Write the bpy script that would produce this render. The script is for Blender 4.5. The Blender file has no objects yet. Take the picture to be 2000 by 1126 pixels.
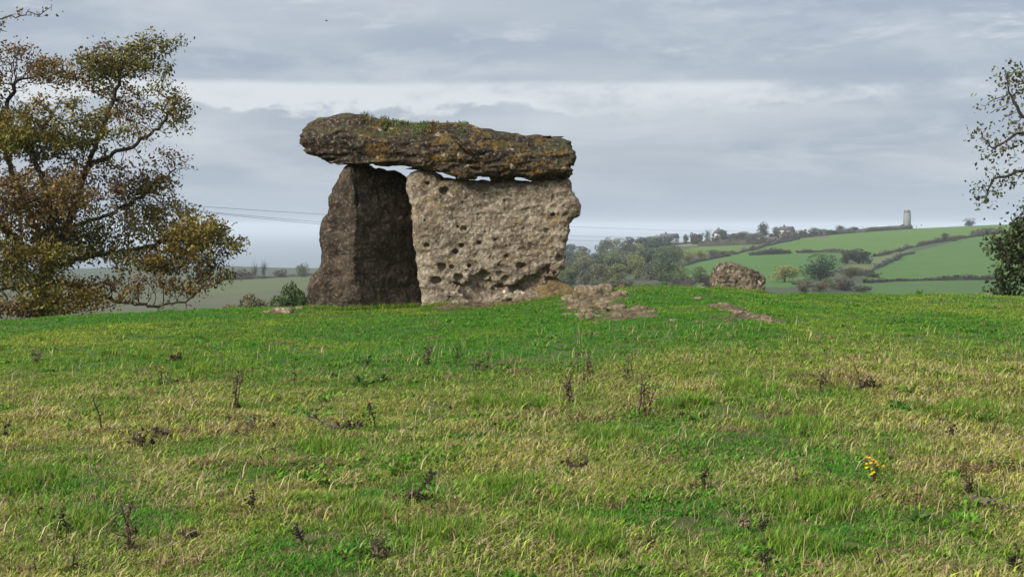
import bpy, math, random
import numpy as np
from mathutils import Vector

SC = bpy.context.scene
COL = SC.collection
R = math.radians
rng = np.random.default_rng(7)
random.seed(7)

# ------------------------------------------------------------------ camera
F, CX, CY = 2900.0, 1000.0, 563.0          # focal length and centre in photo pixels
PITCH = math.atan(123.0 / F)               # horizon lies at photo row 440
EYE = np.array([0.0, 0.0, 1.6])
cam_d = bpy.data.cameras.new('camera')
cam_d.sensor_width = 36.0
cam_d.lens = 36.0 * F / 2000.0
cam_d.clip_start = 0.1
cam_d.clip_end = 90000.0
cam = bpy.data.objects.new('camera', cam_d)
COL.objects.link(cam)
cam.location = EYE
cam.rotation_euler = (R(90) - PITCH, 0, 0)
SC.camera = cam

# ------------------------------------------------------------------ light
SUN_EL, SUN_AZ = R(31), R(-128)            # azimuth clockwise from +Y: behind the camera, to the left
sun_d = bpy.data.lights.new('sun', 'SUN')
sun_d.energy = 4.2
sun_d.angle = R(15)
sun_d.color = (1.0, 0.965, 0.915)
sun = bpy.data.objects.new('sun', sun_d)
COL.objects.link(sun)
to_sun = Vector((math.sin(SUN_AZ) * math.cos(SUN_EL), math.cos(SUN_AZ) * math.cos(SUN_EL), math.sin(SUN_EL)))
sun.rotation_euler = to_sun.to_track_quat('Z', 'Y').to_euler()
sun.location = (-20, -20, 30)

SC.view_settings.view_transform = 'Standard'
SC.view_settings.look = 'None'
SC.view_settings.exposure = 0.45
SC.view_settings.gamma = 1.0
SC.view_settings.use_curve_mapping = False
SC.render.engine = 'CYCLES'
SC.cycles.use_denoising = True
SC.cycles.max_bounces = 6
SC.cycles.diffuse_bounces = 3
SC.cycles.glossy_bounces = 2
SC.cycles.volume_bounces = 1
SC.cycles.transparent_max_bounces = 8


ORD = ('first second third fourth fifth sixth seventh eighth ninth tenth eleventh twelfth thirteenth fourteenth fifteenth sixteenth seventeenth eighteenth nineteenth twentieth '
       'twenty-first twenty-second twenty-third twenty-fourth twenty-fifth twenty-sixth twenty-seventh twenty-eighth twenty-ninth thirtieth').split()


class NT:
    """thin wrapper over a node tree"""
    def __init__(s, nt):
        s.nt = nt
        nt.nodes.clear()

    def n(s, typ, **kw):
        nd = s.nt.nodes.new(typ)
        for k, v in kw.items():
            if k.startswith('i_'):
                key = k[2:]
                nd.inputs[int(key) if key.isdigit() else key].default_value = v
            else:
                setattr(nd, k, v)
        return nd

    def l(s, a, b):
        s.nt.links.new(a, b)
        return b

    def val(s, x, sock):
        if isinstance(x, (int, float)):
            sock.default_value = x
        elif isinstance(x, (tuple, list)):
            sock.default_value = tuple(x) + ((1.0,) if len(x) == 3 and len(sock.default_value) == 4 else ())
        else:
            s.l(x, sock)

    def m(s, op, a, b=0.0, c=None, clamp=False):
        nd = s.n('ShaderNodeMath', operation=op, use_clamp=clamp)
        s.val(a, nd.inputs[0]); s.val(b, nd.inputs[1])
        if c is not None:
            s.val(c, nd.inputs[2])
        return nd.outputs[0]

    def ss(s, x, lo, hi):
        nd = s.n('ShaderNodeMapRange', interpolation_type='SMOOTHSTEP')
        s.val(x, nd.inputs[0]); nd.inputs[1].default_value = lo; nd.inputs[2].default_value = hi
        return nd.outputs[0]

    def noise(s, vec, scale, detail=4.0, rough=0.55, dist=0.0):
        nd = s.n('ShaderNodeTexNoise')
        if vec is not None:
            s.l(vec, nd.inputs['Vector'])
        nd.inputs['Scale'].default_value = scale
        nd.inputs['Detail'].default_value = detail
        nd.inputs['Roughness'].default_value = rough
        nd.inputs['Distortion'].default_value = dist
        return nd.outputs[0]

    def voro(s, vec, scale, feature='F1', out=0):
        nd = s.n('ShaderNodeTexVoronoi', feature=feature)
        if vec is not None:
            s.l(vec, nd.inputs['Vector'])
        nd.inputs['Scale'].default_value = scale
        return nd.outputs[out]

    def mix(s, fac, a, b, blend='MIX'):
        nd = s.n('ShaderNodeMix', data_type='RGBA', blend_type=blend)
        s.val(fac, nd.inputs[0]); s.val(a, nd.inputs[6]); s.val(b, nd.inputs[7])
        return nd.outputs[2]

    def vscale(s, vec, sc):
        nd = s.n('ShaderNodeMapping')
        s.l(vec, nd.inputs[0]); nd.inputs['Scale'].default_value = sc
        return nd.outputs[0]


# ------------------------------------------------------------------ sky: broken overcast
W = bpy.data.worlds.new('World')
SC.world = W
W.use_nodes = True
w = NT(W.node_tree)
tc = w.n('ShaderNodeTexCoord')
sep = w.n('ShaderNodeSeparateXYZ')
w.l(tc.outputs['Generated'], sep.inputs[0])
sx, sy, sz = sep.outputs
el = w.m('MAXIMUM', sz, 0.0)
den = w.m('ADD', el, 0.12)
comb = w.n('ShaderNodeCombineXYZ')
w.l(w.m('DIVIDE', sx, den), comb.inputs[0])
w.l(w.m('DIVIDE', sy, den), comb.inputs[1])
P = comb.outputs[0]
sky = w.n('ShaderNodeTexSky', sky_type='NISHITA', sun_disc=False, sun_elevation=SUN_EL, sun_rotation=SUN_AZ)
n_big = w.noise(P, 0.55, 5, 0.5, 0.3)
n_mid = w.noise(P, 1.5, 6, 0.55, 0.6)
comb2 = w.n('ShaderNodeCombineXYZ')            # azimuth / elevation space for the heaped cloud tops
az = w.m('ARCTAN2', sx, sy)
w.l(w.m('MULTIPLY', az, 9.0), comb2.inputs[0])
w.l(w.m('MULTIPLY', el, 22.0), comb2.inputs[1])
n_heap = w.noise(comb2.outputs[0], 1.1, 8, 0.58, 0.1)
n_wisp = w.noise(w.vscale(comb2.outputs[0], (0.55, 1.0, 1.0)), 1.7, 7, 0.6, 0.3)
# a lit slot between the low cloud bank and the grey sheet above it
low_edge = w.m('ADD', w.m('MULTIPLY', w.m('SUBTRACT', n_heap, 0.5), 0.085), 0.077)
slot_lo = w.ss(w.m('SUBTRACT', el, low_edge), -0.002, 0.004)
up_edge = w.m('ADD', w.m('MULTIPLY', w.m('SUBTRACT', n_big, 0.5), 0.02), 0.0935)
slot_hi = w.ss(w.m('SUBTRACT', el, up_edge), -0.002, 0.004)
slot = w.m('MULTIPLY', slot_lo, w.m('SUBTRACT', 1.0, slot_hi))
slot = w.m('MULTIPLY', slot, w.ss(w.m('SUBTRACT', n_heap, w.m('MULTIPLY', az, 0.55)), 0.30, 0.52))
gray_a = w.mix(w.ss(n_big, 0.36, 0.66), (2.75, 3.22, 3.95), (4.15, 4.5, 4.95))
gray = w.mix(w.m('MULTIPLY', w.ss(n_mid, 0.50, 0.72), 0.65), gray_a, (4.45, 4.8, 5.3))
wisp = w.m('MULTIPLY', w.ss(n_wisp, 0.52, 0.70), w.ss(el, 0.095, 0.12))
n_puff = w.noise(w.vscale(comb2.outputs[0], (0.9, 1.1, 1.0)), 1.5, 8, 0.57, 0.15)
gray = w.mix(w.m('MULTIPLY', w.ss(n_puff, 0.47, 0.66), 0.38), gray, (4.6, 4.95, 5.4))
gray = w.mix(w.m('MULTIPLY', wisp, 0.9), gray, (5.4, 5.6, 5.85))
gray = w.mix(w.m('MULTIPLY', slot, 0.9), gray, (5.5, 5.75, 6.0))
gray = w.mix(w.ss(el, 0.05, 0.0), gray, (3.15, 3.75, 4.6))
gray = w.mix(0.06, gray, sky.outputs[0])
# overcast sky: the zenith is brighter than the horizon
ov = w.m('ADD', 1.0, w.m('MULTIPLY', w.ss(el, 0.14, 1.0), 1.5))
lit = w.n('ShaderNodeVectorMath', operation='SCALE')
w.l(gray, lit.inputs[0]); w.l(ov, lit.inputs[3])
bg = w.n('ShaderNodeBackground')
bg.inputs[1].default_value = 0.1
w.l(lit.outputs[0], bg.inputs[0])
wo = w.n('ShaderNodeOutputWorld')
w.l(bg.outputs[0], wo.inputs[0])


# ------------------------------------------------------------------ numeric helpers
def ray(px, py):
    c, s = math.cos(PITCH), math.sin(PITCH)
    a, b = px - CX, CY - py
    return np.array([a, F * c + b * s, -F * s + b * c])


def at(px, py, Y):
    d = ray(px, py)
    return EYE + d * (Y / d[1])


def sstep(a, b, x):
    t = np.clip((np.asarray(x, float) - a) / (b - a), 0, 1)
    return t * t * (3 - 2 * t)


def _h(ix, iy, iz, seed):
    with np.errstate(over='ignore'):
        h = (ix.astype(np.uint32) * np.uint32(374761393) + iy.astype(np.uint32) * np.uint32(668265263)
             + iz.astype(np.uint32) * np.uint32(2147483647 - 58) + np.uint32((seed * 974711 + 12345) & 0xffffffff))
        h = (h ^ (h >> np.uint32(13))) * np.uint32(1274126177)
        h = (h ^ (h >> np.uint32(16))) * np.uint32(2246822519)
        h = h ^ (h >> np.uint32(15))
    return h.astype(np.float32) / np.float32(4294967295.0)


def vnoise(p, seed=0):
    """smooth value noise in -1..1 at the points p (n,3)"""
    p = np.asarray(p, np.float32)
    i = np.floor(p)
    f = p - i
    f = f * f * f * (f * (f * 6 - 15) + 10)
    i = i.astype(np.int64) + 100000
    x, y, z = i[:, 0], i[:, 1], i[:, 2]
    fx, fy, fz = f[:, 0], f[:, 1], f[:, 2]

    def lx(yy, zz):
        a = _h(x, yy, zz, seed); b = _h(x + 1, yy, zz, seed)
        return a + (b - a) * fx
    a = lx(y, z); b = lx(y + 1, z); c = lx(y, z + 1); d = lx(y + 1, z + 1)
    a = a + (b - a) * fy
    c = c + (d - c) * fy
    return (a + (c - a) * fz) * 2 - 1


def fbm(p, octs=4, seed=0, gain=0.5):
    p = np.asarray(p, np.float32)
    o = np.zeros(len(p), np.float32); a, t = 1.0, 0.0
    for k in range(octs):
        o += a * vnoise(p * (2.03 ** k) + k * 17.3, seed + k); t += a; a *= gain
    return o / t


def worley(p, seed=0):
    """distance to the nearest and second nearest cell point"""
    p = np.asarray(p, np.float32)
    i = np.floor(p).astype(np.int64) + 100000
    f = p - np.floor(p)
    d1 = np.full(len(p), 9.0, np.float32); d2 = d1.copy()
    for a in (-1, 0, 1):
        for b in (-1, 0, 1):
            for c in (-1, 0, 1):
                x, y, z = i[:, 0] + a, i[:, 1] + b, i[:, 2] + c
                d = np.sqrt((a + _h(x, y, z, seed) - f[:, 0]) ** 2 + (b + _h(x, y, z, seed + 1) - f[:, 1]) ** 2
                            + (c + _h(x, y, z, seed + 2) - f[:, 2]) ** 2)
                nd2 = np.where(d < d1, d1, np.minimum(d, d2)); d1 = np.minimum(d1, d); d2 = nd2
    return d1, d2


def n2(x, y, scale, octs=3, seed=0):
    x = np.asarray(x, float); sh = x.shape
    p = np.stack([x.ravel() * scale, np.asarray(y, float).ravel() * scale, np.zeros(x.size) + 0.37 + seed], 1)
    return fbm(p, octs, seed).reshape(sh)


# ------------------------------------------------------------------ terrain height
CREST = np.array([(-1800, 660), (-600, 640), (0, 628), (200, 616), (400, 606), (600, 600), (820, 597), (1000, 589), (1060, 579),
                  (1150, 568), (1200, 563), (1350, 561), (1420, 566), (1500, 574), (1750, 576), (1900, 574), (2000, 580), (2600, 592), (3800, 600)], float)
CR_X = np.array([at(a, b, 23.0)[0] for a, b in CREST])
CR_Z = np.array([at(a, b, 23.0)[2] for a, b in CREST])
FY = np.array([20, 38, 80, 150, 250, 400, 500, 600, 900, 1300, 2000, 3000, 4500, 9000], float)
FCOL = np.array([-300, 0, 400, 600, 1000, 1150, 1300, 1500, 1750, 2000, 2400], float)
FZ = np.array([
    [-.8, -2.2, -5.5, -9.5, -14, -17, -18, -25, -38, -42, -60, -84, -95, -100],
    [-.8, -2.2, -5.5, -9.5, -14, -17, -18, -25, -36, -38, -60, -84, -95, -100],
    [-.8, -2.2, -5.5, -9.5, -14, -15.6, -16.5, -23, -32, -33.4, -60, -84, -95, -100],
    [-.8, -2.2, -5.5, -9.5, -13.6, -14.8, -15.8, -21, -31, -36, -60, -84, -95, -100],
    [-.8, -2.2, -5.5, -9.5, -13, -15, -17, -19, -22, -27, -60, -84, -95, -100],
    [-.8, -2.2, -5.5, -9.5, -13, -13.6, -15, -17, -17.5, -24, -55, -84, -95, -100],
    [-.8, -2.2, -5.5, -9.5, -13, -12.4, -12.2, -11.8, -9.3, -16, -50, -84, -95, -100],
    [-.8, -2.2, -5.5, -9.5, -12.5, -12.2, -11.0, -9.2, -5.0, -11, -45, -84, -95, -100],
    [-.8, -2.2, -5.5, -9.5, -12.5, -13.0, -11.6, -9.2, -0.7, -5, -35, -84, -95, -100],
    [-.8, -2.2, -5.5, -9.5, -12.5, -13.0, -11.0, -7.7, 2.4, -3, -30, -84, -95, -100],
    [-.8, -2.2, -5.5, -9.5, -12.5, -12.0, -9.0, -4.0, 8.0, 5, -25, -84, -95, -100]], float)


def gz(X, Y, fine=True):
    X = np.asarray(X, float); Y = np.asarray(Y, float)
    zc = np.interp(X, CR_X, CR_Z)
    loc = zc * sstep(4.0, 22.5, Y) + 0 * X
    r = np.hypot(X, Y)
    nearw = 1 - sstep(30, 60, r)
    if fine:
        loc = loc + nearw * (0.045 * n2(X, Y, 0.45, 3, 3) + 0.034 * n2(X, Y, 1.7, 3, 5) + 0.016 * n2(X, Y, 4.5, 2, 6)) * sstep(2, 6, r)
    loc = loc + sstep(50, 400, r) * 2.5 * n2(X, Y, 0.006, 2, 9)
    Yc = np.maximum(Y, 20.0)
    col = np.clip(CX + F * X / Yc, FCOL[0], FCOL[-1])
    # smooth interpolation in log distance, linear between columns
    ly = np.log(np.clip(Yc, FY[0], FY[-1])); lf = np.log(FY)
    k = np.clip(np.searchsorted(lf, ly) - 1, 0, len(FY) - 2)
    t = (ly - lf[k]) / (lf[k + 1] - lf[k]); t = t * 0.5 + 0.5 * t * t * (3 - 2 * t)
    c = np.clip(np.searchsorted(FCOL, col) - 1, 0, len(FCOL) - 2)
    u = (col - FCOL[c]) / (FCOL[c + 1] - FCOL[c]); u = u * u * (3 - 2 * u)
    za = FZ[c, k] * (1 - t) + FZ[c, k + 1] * t
    zb = FZ[c + 1, k] * (1 - t) + FZ[c + 1, k + 1] * t
    zf = za * (1 - u) + zb * u
    if fine:
        zf = zf + sstep(60, 300, Yc) * 0.5 * n2(X, Y, 0.02, 2, 11)
    wv = sstep(22.3, 37.0, Y)
    return loc * (1 - wv) + zf * wv


def hit(px, py, y0=3.0, y1=4000.0, n=1600):
    d = ray(px, py)
    Y = np.exp(np.linspace(math.log(y0), math.log(y1), n))
    P_ = EYE[None] + d[None] * (Y / d[1])[:, None]
    g = gz(P_[:, 0], P_[:, 1])
    b = np.nonzero(P_[:, 2] <= g)[0]
    k = b[0] if len(b) else n - 1
    return np.array([P_[k, 0], P_[k, 1], g[k]])


def near(px, py):
    return hit(px, py, 3.0, 27.0, 900)


def far(px, py):
    return hit(px, py, 120.0, 1600.0, 1200)


def on(px, Y):
    X = (px - CX) / F * Y * (math.cos(PITCH) + 0)   # close enough to the pixel column
    X = at(px, 500, Y)[0]
    return np.array([X, Y, float(gz(np.array([X]), np.array([Y]))[0])])


def project(X, Y, Z):
    c, s = math.cos(PITCH), math.sin(PITCH)
    dz = Z - EYE[2]
    fw = Y * c - dz * s
    up = Y * s + dz * c
    fw = np.where(fw > 0.1, fw, 0.1)
    return CX + F * X / fw, CY - F * up / fw


# ------------------------------------------------------------------ mesh helpers
def np_mesh(name, v, faces, mats=(), smooth=False, attrs=None):
    """faces: list of int arrays (n,3) / (n,4)"""
    me = bpy.data.meshes.new(name)
    v = np.asarray(v, np.float32)
    me.vertices.add(len(v)); me.vertices.foreach_set('co', v.ravel())
    li, ls, o = [], [], 0
    for f in faces:
        f = np.asarray(f, np.int32)
        if len(f) == 0:
            continue
        li.append(f.ravel()); k = f.shape[1]
        ls.append(o + np.arange(len(f)) * k); o += f.size
    li = np.concatenate(li); ls = np.concatenate(ls)
    me.loops.add(len(li)); me.loops.foreach_set('vertex_index', li.astype(np.int32))
    me.polygons.add(len(ls)); me.polygons.foreach_set('loop_start', ls.astype(np.int32))
    if attrs:
        for k, (typ, arr) in attrs.items():
            arr = np.asarray(arr, np.float32)
            if typ == 'COLOR':
                a = me.color_attributes.new(k, 'FLOAT_COLOR', 'POINT')
                if arr.shape[1] == 3:
                    arr = np.concatenate([arr, np.ones((len(arr), 1), np.float32)], 1)
                a.data.foreach_set('color', arr.ravel())
            else:
                a = me.attributes.new(k, 'FLOAT', 'POINT')
                a.data.foreach_set('value', arr.ravel())
    for m_ in mats:
        me.materials.append(m_)
    me.update(calc_edges=True)
    if smooth:
        me.shade_smooth()
    return me


def link(name, me, parent=None, loc=None, label=None, cat=None, group=None, kind=None):
    o = bpy.data.objects.new(name, me)
    COL.objects.link(o)
    if loc is not None:
        o.location = [float(a) for a in loc]
    if parent is not None:
        o.parent = parent
    if label: o['label'] = label
    if cat: o['category'] = cat
    if group: o['group'] = group
    if kind: o['kind'] = kind
    return o


class MB:
    """collects tubes, leaves and lumps of one mesh"""
    def __init__(s):
        s.v, s.q, s.t, s.c, s.n = [], [], [], [], 0

    def add(s, v, q=None, t=None, col=None):
        v = np.asarray(v, float)
        if q is not None and len(q): s.q.append(np.asarray(q) + s.n)
        if t is not None and len(t): s.t.append(np.asarray(t) + s.n)
        s.v.append(v); s.n += len(v)
        s.c.append(np.tile(np.asarray(col if col is not None else (1, 1, 1), float), (len(v), 1)))

    def tube(s, pts, rad, k=5, col=None):
        pts = np.asarray(pts, float); n = len(pts)
        rad = np.broadcast_to(np.asarray(rad, float), (n,))
        tan = np.gradient(pts, axis=0)
        tan /= np.linalg.norm(tan, axis=1)[:, None] + 1e-9
        a = np.array([0.31, 0.77, 0.55]); a = np.where(abs(tan @ (a / np.linalg.norm(a)))[:, None] > 0.95, np.array([1.0, 0, 0]), a)
        u = np.cross(tan, a); u /= np.linalg.norm(u, axis=1)[:, None] + 1e-9
        w_ = np.cross(tan, u)
        th = np.arange(k) * 2 * math.pi / k
        ring = pts[:, None] + rad[:, None, None] * (np.cos(th)[None, :, None] * u[:, None] + np.sin(th)[None, :, None] * w_[:, None])
        i = np.arange(n - 1)[:, None] * k; j = np.arange(k)[None]; jn = (j + 1) % k
        q = np.stack([i + j, i + jn, i + k + jn, i + k + j], -1).reshape(-1, 4)
        cap = np.array([[(n - 1) * k, (n - 1) * k + a_, (n - 1) * k + a_ + 1] for a_ in range(1, k - 1)])
        s.add(ring.reshape(-1, 3), q, cap, col)

    def box(s, x0, x1, y0, y1, z0, z1):
        v = [(x, y, z) for x in (x0, x1) for y in (y0, y1) for z in (z0, z1)]
        s.add(v, [(0, 1, 3, 2), (4, 6, 7, 5), (0, 4, 5, 1), (2, 3, 7, 6), (0, 2, 6, 4), (1, 5, 7, 3)])

    def lump(s, c, r, seed, col=None, flat=1.0):
        rg = np.random.default_rng(seed)
        v = np.array([(1, 0, 0), (-1, 0, 0), (0, 1, 0), (0, -1, 0), (0, 0, 1), (0, 0, -1)], float)
        v = v * r * rg.uniform(0.65, 1.25, (6, 1)) * np.array([1, 1, flat])
        t = [(0, 2, 4), (2, 1, 4), (1, 3, 4), (3, 0, 4), (2, 0, 5), (1, 2, 5), (3, 1, 5), (0, 3, 5)]
        s.add(v + np.asarray(c), None, t, col)

    def leaves(s, cen, size, dirs=None, rg=rng, col=None, ratio=0.55, fold=0.15):
        """leaf-shaped quads at cen (n,3); size scalar or (n,)"""
        n = len(cen)
        if n == 0:
            return
        u = rg.normal(size=(n, 3)) if dirs is None else dirs + rg.normal(size=(n, 3)) * 0.35
        u /= np.linalg.norm(u, axis=1)[:, None] + 1e-9
        b = rg.normal(size=(n, 3)); b -= (b * u).sum(1)[:, None] * u
        b /= np.linalg.norm(b, axis=1)[:, None] + 1e-9
        nn = np.cross(u, b)
        L = np.broadcast_to(np.asarray(size, float), (n,))[:, None]
        w_ = L * ratio
        v = np.stack([cen - u * L * 0.5, cen + b * w_ * 0.5 + nn * L * fold, cen + u * L * 0.5, cen - b * w_ * 0.5 + nn * L * fold], 1).reshape(-1, 3)
        i = np.arange(n)[:, None] * 4
        q = np.concatenate([i, i + 1, i + 2, i + 3], 1)
        s.q.append(q + s.n); s.v.append(v); s.n += len(v)
        c = np.ones((n, 3)) if col is None else np.broadcast_to(np.asarray(col, float), (n, 3))
        s.c.append(np.repeat(c, 4, 0))

    def mesh(s, name, mat, smooth=False, off=None):
        v = np.concatenate(s.v)
        if off is not None:
            v = v - np.asarray(off)
        fs = []
        if s.q: fs.append(np.concatenate(s.q))
        if s.t: fs.append(np.concatenate(s.t))
        return np_mesh(name, v, fs, [mat], smooth, {'col': ('COLOR', np.concatenate(s.c))})


# ------------------------------------------------------------------ materials
def new_mat(name):
    m_ = bpy.data.materials.new(name)
    m_.use_nodes = True
    g = NT(m_.node_tree)
    b = g.n('ShaderNodeBsdfPrincipled')
    b.inputs['Roughness'].default_value = 0.9
    b.inputs['Specular IOR Level'].default_value = 0.2
    o = g.n('ShaderNodeOutputMaterial')
    g.l(b.outputs[0], o.inputs[0])
    return m_, g, b


def bump(g, b, h, strength=0.5, dist=0.02, prev=None):
    nd = g.n('ShaderNodeBump')
    nd.inputs['Strength'].default_value = strength
    nd.inputs['Distance'].default_value = dist
    g.l(h, nd.inputs['Height'])
    if prev is not None:
        g.l(prev, nd.inputs['Normal'])
    g.l(nd.outputs[0], b.inputs['Normal'])
    return nd.outputs[0]


def stone_mat(name, base, dark, pale, ochre, lichen=0.3, white=0.3, stain=0.5, bstr=0.7, green=None):
    m_, g, b = new_mat(name)
    t = g.n('ShaderNodeTexCoord').outputs['Object']
    n1 = g.noise(t, 1.3, 5, 0.6, 0.4)
    n2_ = g.noise(t, 5.0, 6, 0.65, 0.3)
    n3 = g.noise(t, 22.0, 5, 0.65)
    n4 = g.noise(t, 70.0, 3, 0.6)
    flat = g.vscale(t, (1.0, 1.0, 2.4))
    n5 = g.noise(flat, 3.4, 6, 0.62, 0.8)
    c = g.mix(g.ss(n2_, 0.32, 0.68), dark, base)
    c = g.mix(g.m('MULTIPLY', g.ss(n1, 0.42, 0.66), stain), c, dark)
    c = g.mix(g.m('MULTIPLY', g.ss(n3, 0.50, 0.68), 0.55), c, pale)
    c = g.mix(g.m('MULTIPLY', g.ss(n3, 0.46, 0.30), 0.6), c, dark)
    lm = g.m('MULTIPLY', g.ss(n5, 0.62 - 0.2 * lichen, 0.72 - 0.16 * lichen), g.ss(n3, 0.36, 0.55))
    lm = g.m('MULTIPLY', lm, g.ss(g.noise(t, 0.9, 3, 0.5), 0.42, 0.56))
    c = g.mix(g.m('MULTIPLY', lm, 0.85), c, ochre)
    vd = g.n('ShaderNodeVectorMath', operation='MULTIPLY_ADD'); nn_ = g.n('ShaderNodeTexNoise'); g.l(t, nn_.inputs['Vector']); nn_.inputs['Scale'].default_value = 9.0; nn_.inputs['Detail'].default_value = 4.0
    g.l(nn_.outputs['Color'], vd.inputs[0]); vd.inputs[1].default_value = (0.16, 0.16, 0.16); g.l(t, vd.inputs[2])
    v = g.voro(vd.outputs[0], 5.5)
    wm = g.m('MULTIPLY', g.ss(v, 0.26, 0.12), g.ss(g.noise(t, 2.6, 4, 0.6), 0.62 - 0.2 * white, 0.72 - 0.2 * white))
    wm = g.m('MULTIPLY', wm, g.ss(n3, 0.40, 0.52))
    c = g.mix(g.m('MULTIPLY', wm, 0.8), c, (pale[0] * 1.5, pale[1] * 1.5, pale[2] * 1.5))
    if green:
        up = g.n('ShaderNodeNewGeometry')
        s3 = g.n('ShaderNodeSeparateXYZ'); g.l(up.outputs['Normal'], s3.inputs[0])
        gm = g.m('MULTIPLY', g.ss(s3.outputs[2], 0.1, 0.8), g.ss(n2_, 0.45, 0.62))
        c = g.mix(g.m('MULTIPLY', gm, 0.7), c, green)
    c = g.mix(0.35, c, g.mix(n4, (0.25, 0.25, 0.25), (1.75, 1.75, 1.75)), 'MULTIPLY')
    g.l(c, b.inputs['Base Color'])
    p = bump(g, b, n3, bstr, 0.035)
    p = bump(g, b, g.voro(t, 28.0), bstr * 0.6, 0.015, p)
    bump(g, b, n4, bstr * 0.5, 0.008, p)
    return m_


M_CAP = stone_mat('capstone_rock', (0.066, 0.043, 0.026), (0.014, 0.010, 0.007), (0.28, 0.23, 0.165), (0.165, 0.092, 0.014), 0.72, 0.8, 0.6, 1.0, (0.04, 0.045, 0.014))
M_UPR = stone_mat('brown_upright_rock', (0.084, 0.061, 0.040), (0.021, 0.015, 0.010), (0.21, 0.165, 0.115), (0.13, 0.09, 0.035), 0.25, 0.1, 0.6, 0.9)
M_SLAB = stone_mat('pale_pitted_rock', (0.325, 0.265, 0.185), (0.088, 0.062, 0.040), (0.52, 0.45, 0.35), (0.22, 0.15, 0.06), 0.5, 0.35, 0.75, 0.9)
M_BOUL = stone_mat('boulder_rock', (0.175, 0.135, 0.085), (0.035, 0.026, 0.017), (0.40, 0.35, 0.26), (0.19, 0.14, 0.06), 0.2, 1.5, 0.3, 0.8)
M_PEB = stone_mat('loose_stone_rock', (0.235, 0.18, 0.108), (0.085, 0.060, 0.034), (0.40, 0.33, 0.22), (0.16, 0.115, 0.06), 0.05, 0.4, 0.3, 0.5)
M_BANK = stone_mat('earth_bank_rock', (0.17, 0.115, 0.05), (0.07, 0.045, 0.02), (0.27, 0.2, 0.1), (0.16, 0.12, 0.03), 0.3, 0.0, 0.4, 0.6)


def soil_mat():
    m_, g, b = new_mat('bare_soil')
    t = g.n('ShaderNodeTexCoord').outputs['Object']
    n1 = g.noise(t, 6, 6, 0.65); n3 = g.noise(t, 30, 5, 0.65)
    c = g.mix(g.ss(n1, 0.35, 0.65), (0.042, 0.029, 0.014), (0.130, 0.094, 0.048))
    c = g.mix(g.ss(n3, 0.52, 0.7), c, (0.22, 0.168, 0.098))
    c = g.mix(g.ss(g.noise(t, 3.1, 5, 0.6), 0.58, 0.66), c, (0.05, 0.09, 0.012))
    g.l(c, b.inputs['Base Color'])
    bump(g, b, n3, 0.9, 0.03)
    return m_


M_SOIL = soil_mat()


def ground_mat():
    m_, g, b = new_mat('field_turf')
    geo = g.n('ShaderNodeNewGeometry').outputs['Position']
    at_ = g.n('ShaderNodeVertexColor', layer_name='col').outputs[0]
    n1 = g.noise(geo, 9.0, 5, 0.65); n0 = g.noise(geo, 0.05, 5, 0.6)
    st = g.noise(g.vscale(geo, (0.02, 0.16, 0.02)), 1.0, 4, 0.6)
    c = g.mix(0.55, at_, g.mix(n1, (0.35, 0.35, 0.35), (1.65, 1.65, 1.65)), 'MULTIPLY')
    c = g.mix(0.5, c, g.mix(n0, (0.6, 0.65, 0.55), (1.4, 1.35, 1.4)), 'MULTIPLY')
    c = g.mix(0.35, c, g.mix(g.noise(geo, 0.22, 5, 0.7), (0.35, 0.4, 0.35), (1.65, 1.6, 1.65)), 'MULTIPLY')
    c = g.mix(0.3, c, g.mix(st, (0.5, 0.55, 0.5), (1.5, 1.45, 1.5)), 'MULTIPLY')
    g.l(c, b.inputs['Base Color'])
    bump(g, b, n1, 0.4, 0.03)
    return m_


M_GROUND = ground_mat()


def grass_mat():
    m_, g, b = new_mat('grass_blade')
    isl = g.n('ShaderNodeNewGeometry').outputs['Random Per Island']
    oi = g.n('ShaderNodeObjectInfo').outputs['Random']
    dry = g.n('ShaderNodeAttribute', attribute_type='INSTANCER', attribute_name='dry').outputs['Fac']
    lush = g.n('ShaderNodeAttribute', attribute_type='INSTANCER', attribute_name='lush').outputs['Fac']
    vc = g.n('ShaderNodeVertexColor', layer_name='col').outputs[0]
    sv = g.n('ShaderNodeSeparateColor'); g.l(vc, sv.inputs[0])
    r1 = g.m('FRACT', g.m('ADD', g.m('MULTIPLY', isl, 7.13), g.m('MULTIPLY', oi, 3.7)))
    r2 = g.m('FRACT', g.m('ADD', g.m('MULTIPLY', isl, 23.7), g.m('MULTIPLY', oi, 11.3)))
    r1 = g.m('POWER', r1, 1.5)
    gr_a = g.mix(r1, (0.085, 0.120, 0.010), (0.560, 0.560, 0.085))       # yellowish pasture green
    gr_b = g.mix(r1, (0.020, 0.092, 0.006), (0.125, 0.370, 0.022))       # lush green
    gr = g.mix(lush, gr_a, gr_b)
    st = g.mix(r2, (0.22, 0.16, 0.062), (0.84, 0.70, 0.40))             # straw
    isdry = g.ss(g.m('SUBTRACT', dry, r2), -0.06, 0.06)
    c = g.mix(isdry, gr, st)
    c = g.mix(1.0, c, vc, 'MULTIPLY')
    g.l(c, b.inputs['Base Color'])
    b.inputs['Roughness'].default_value = 0.7
    b.inputs['Specular IOR Level'].default_value = 0.12
    tr = g.n('ShaderNodeBsdfTranslucent'); g.l(c, tr.inputs[0])
    mx = g.n('ShaderNodeMixShader', i_0=0.28)
    g.l(b.outputs[0], mx.inputs[1]); g.l(tr.outputs[0], mx.inputs[2])
    g.l(mx.outputs[0], [n for n in g.nt.nodes if n.type == 'OUTPUT_MATERIAL'][0].inputs[0])
    return m_


M_GRASS = grass_mat()


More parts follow.
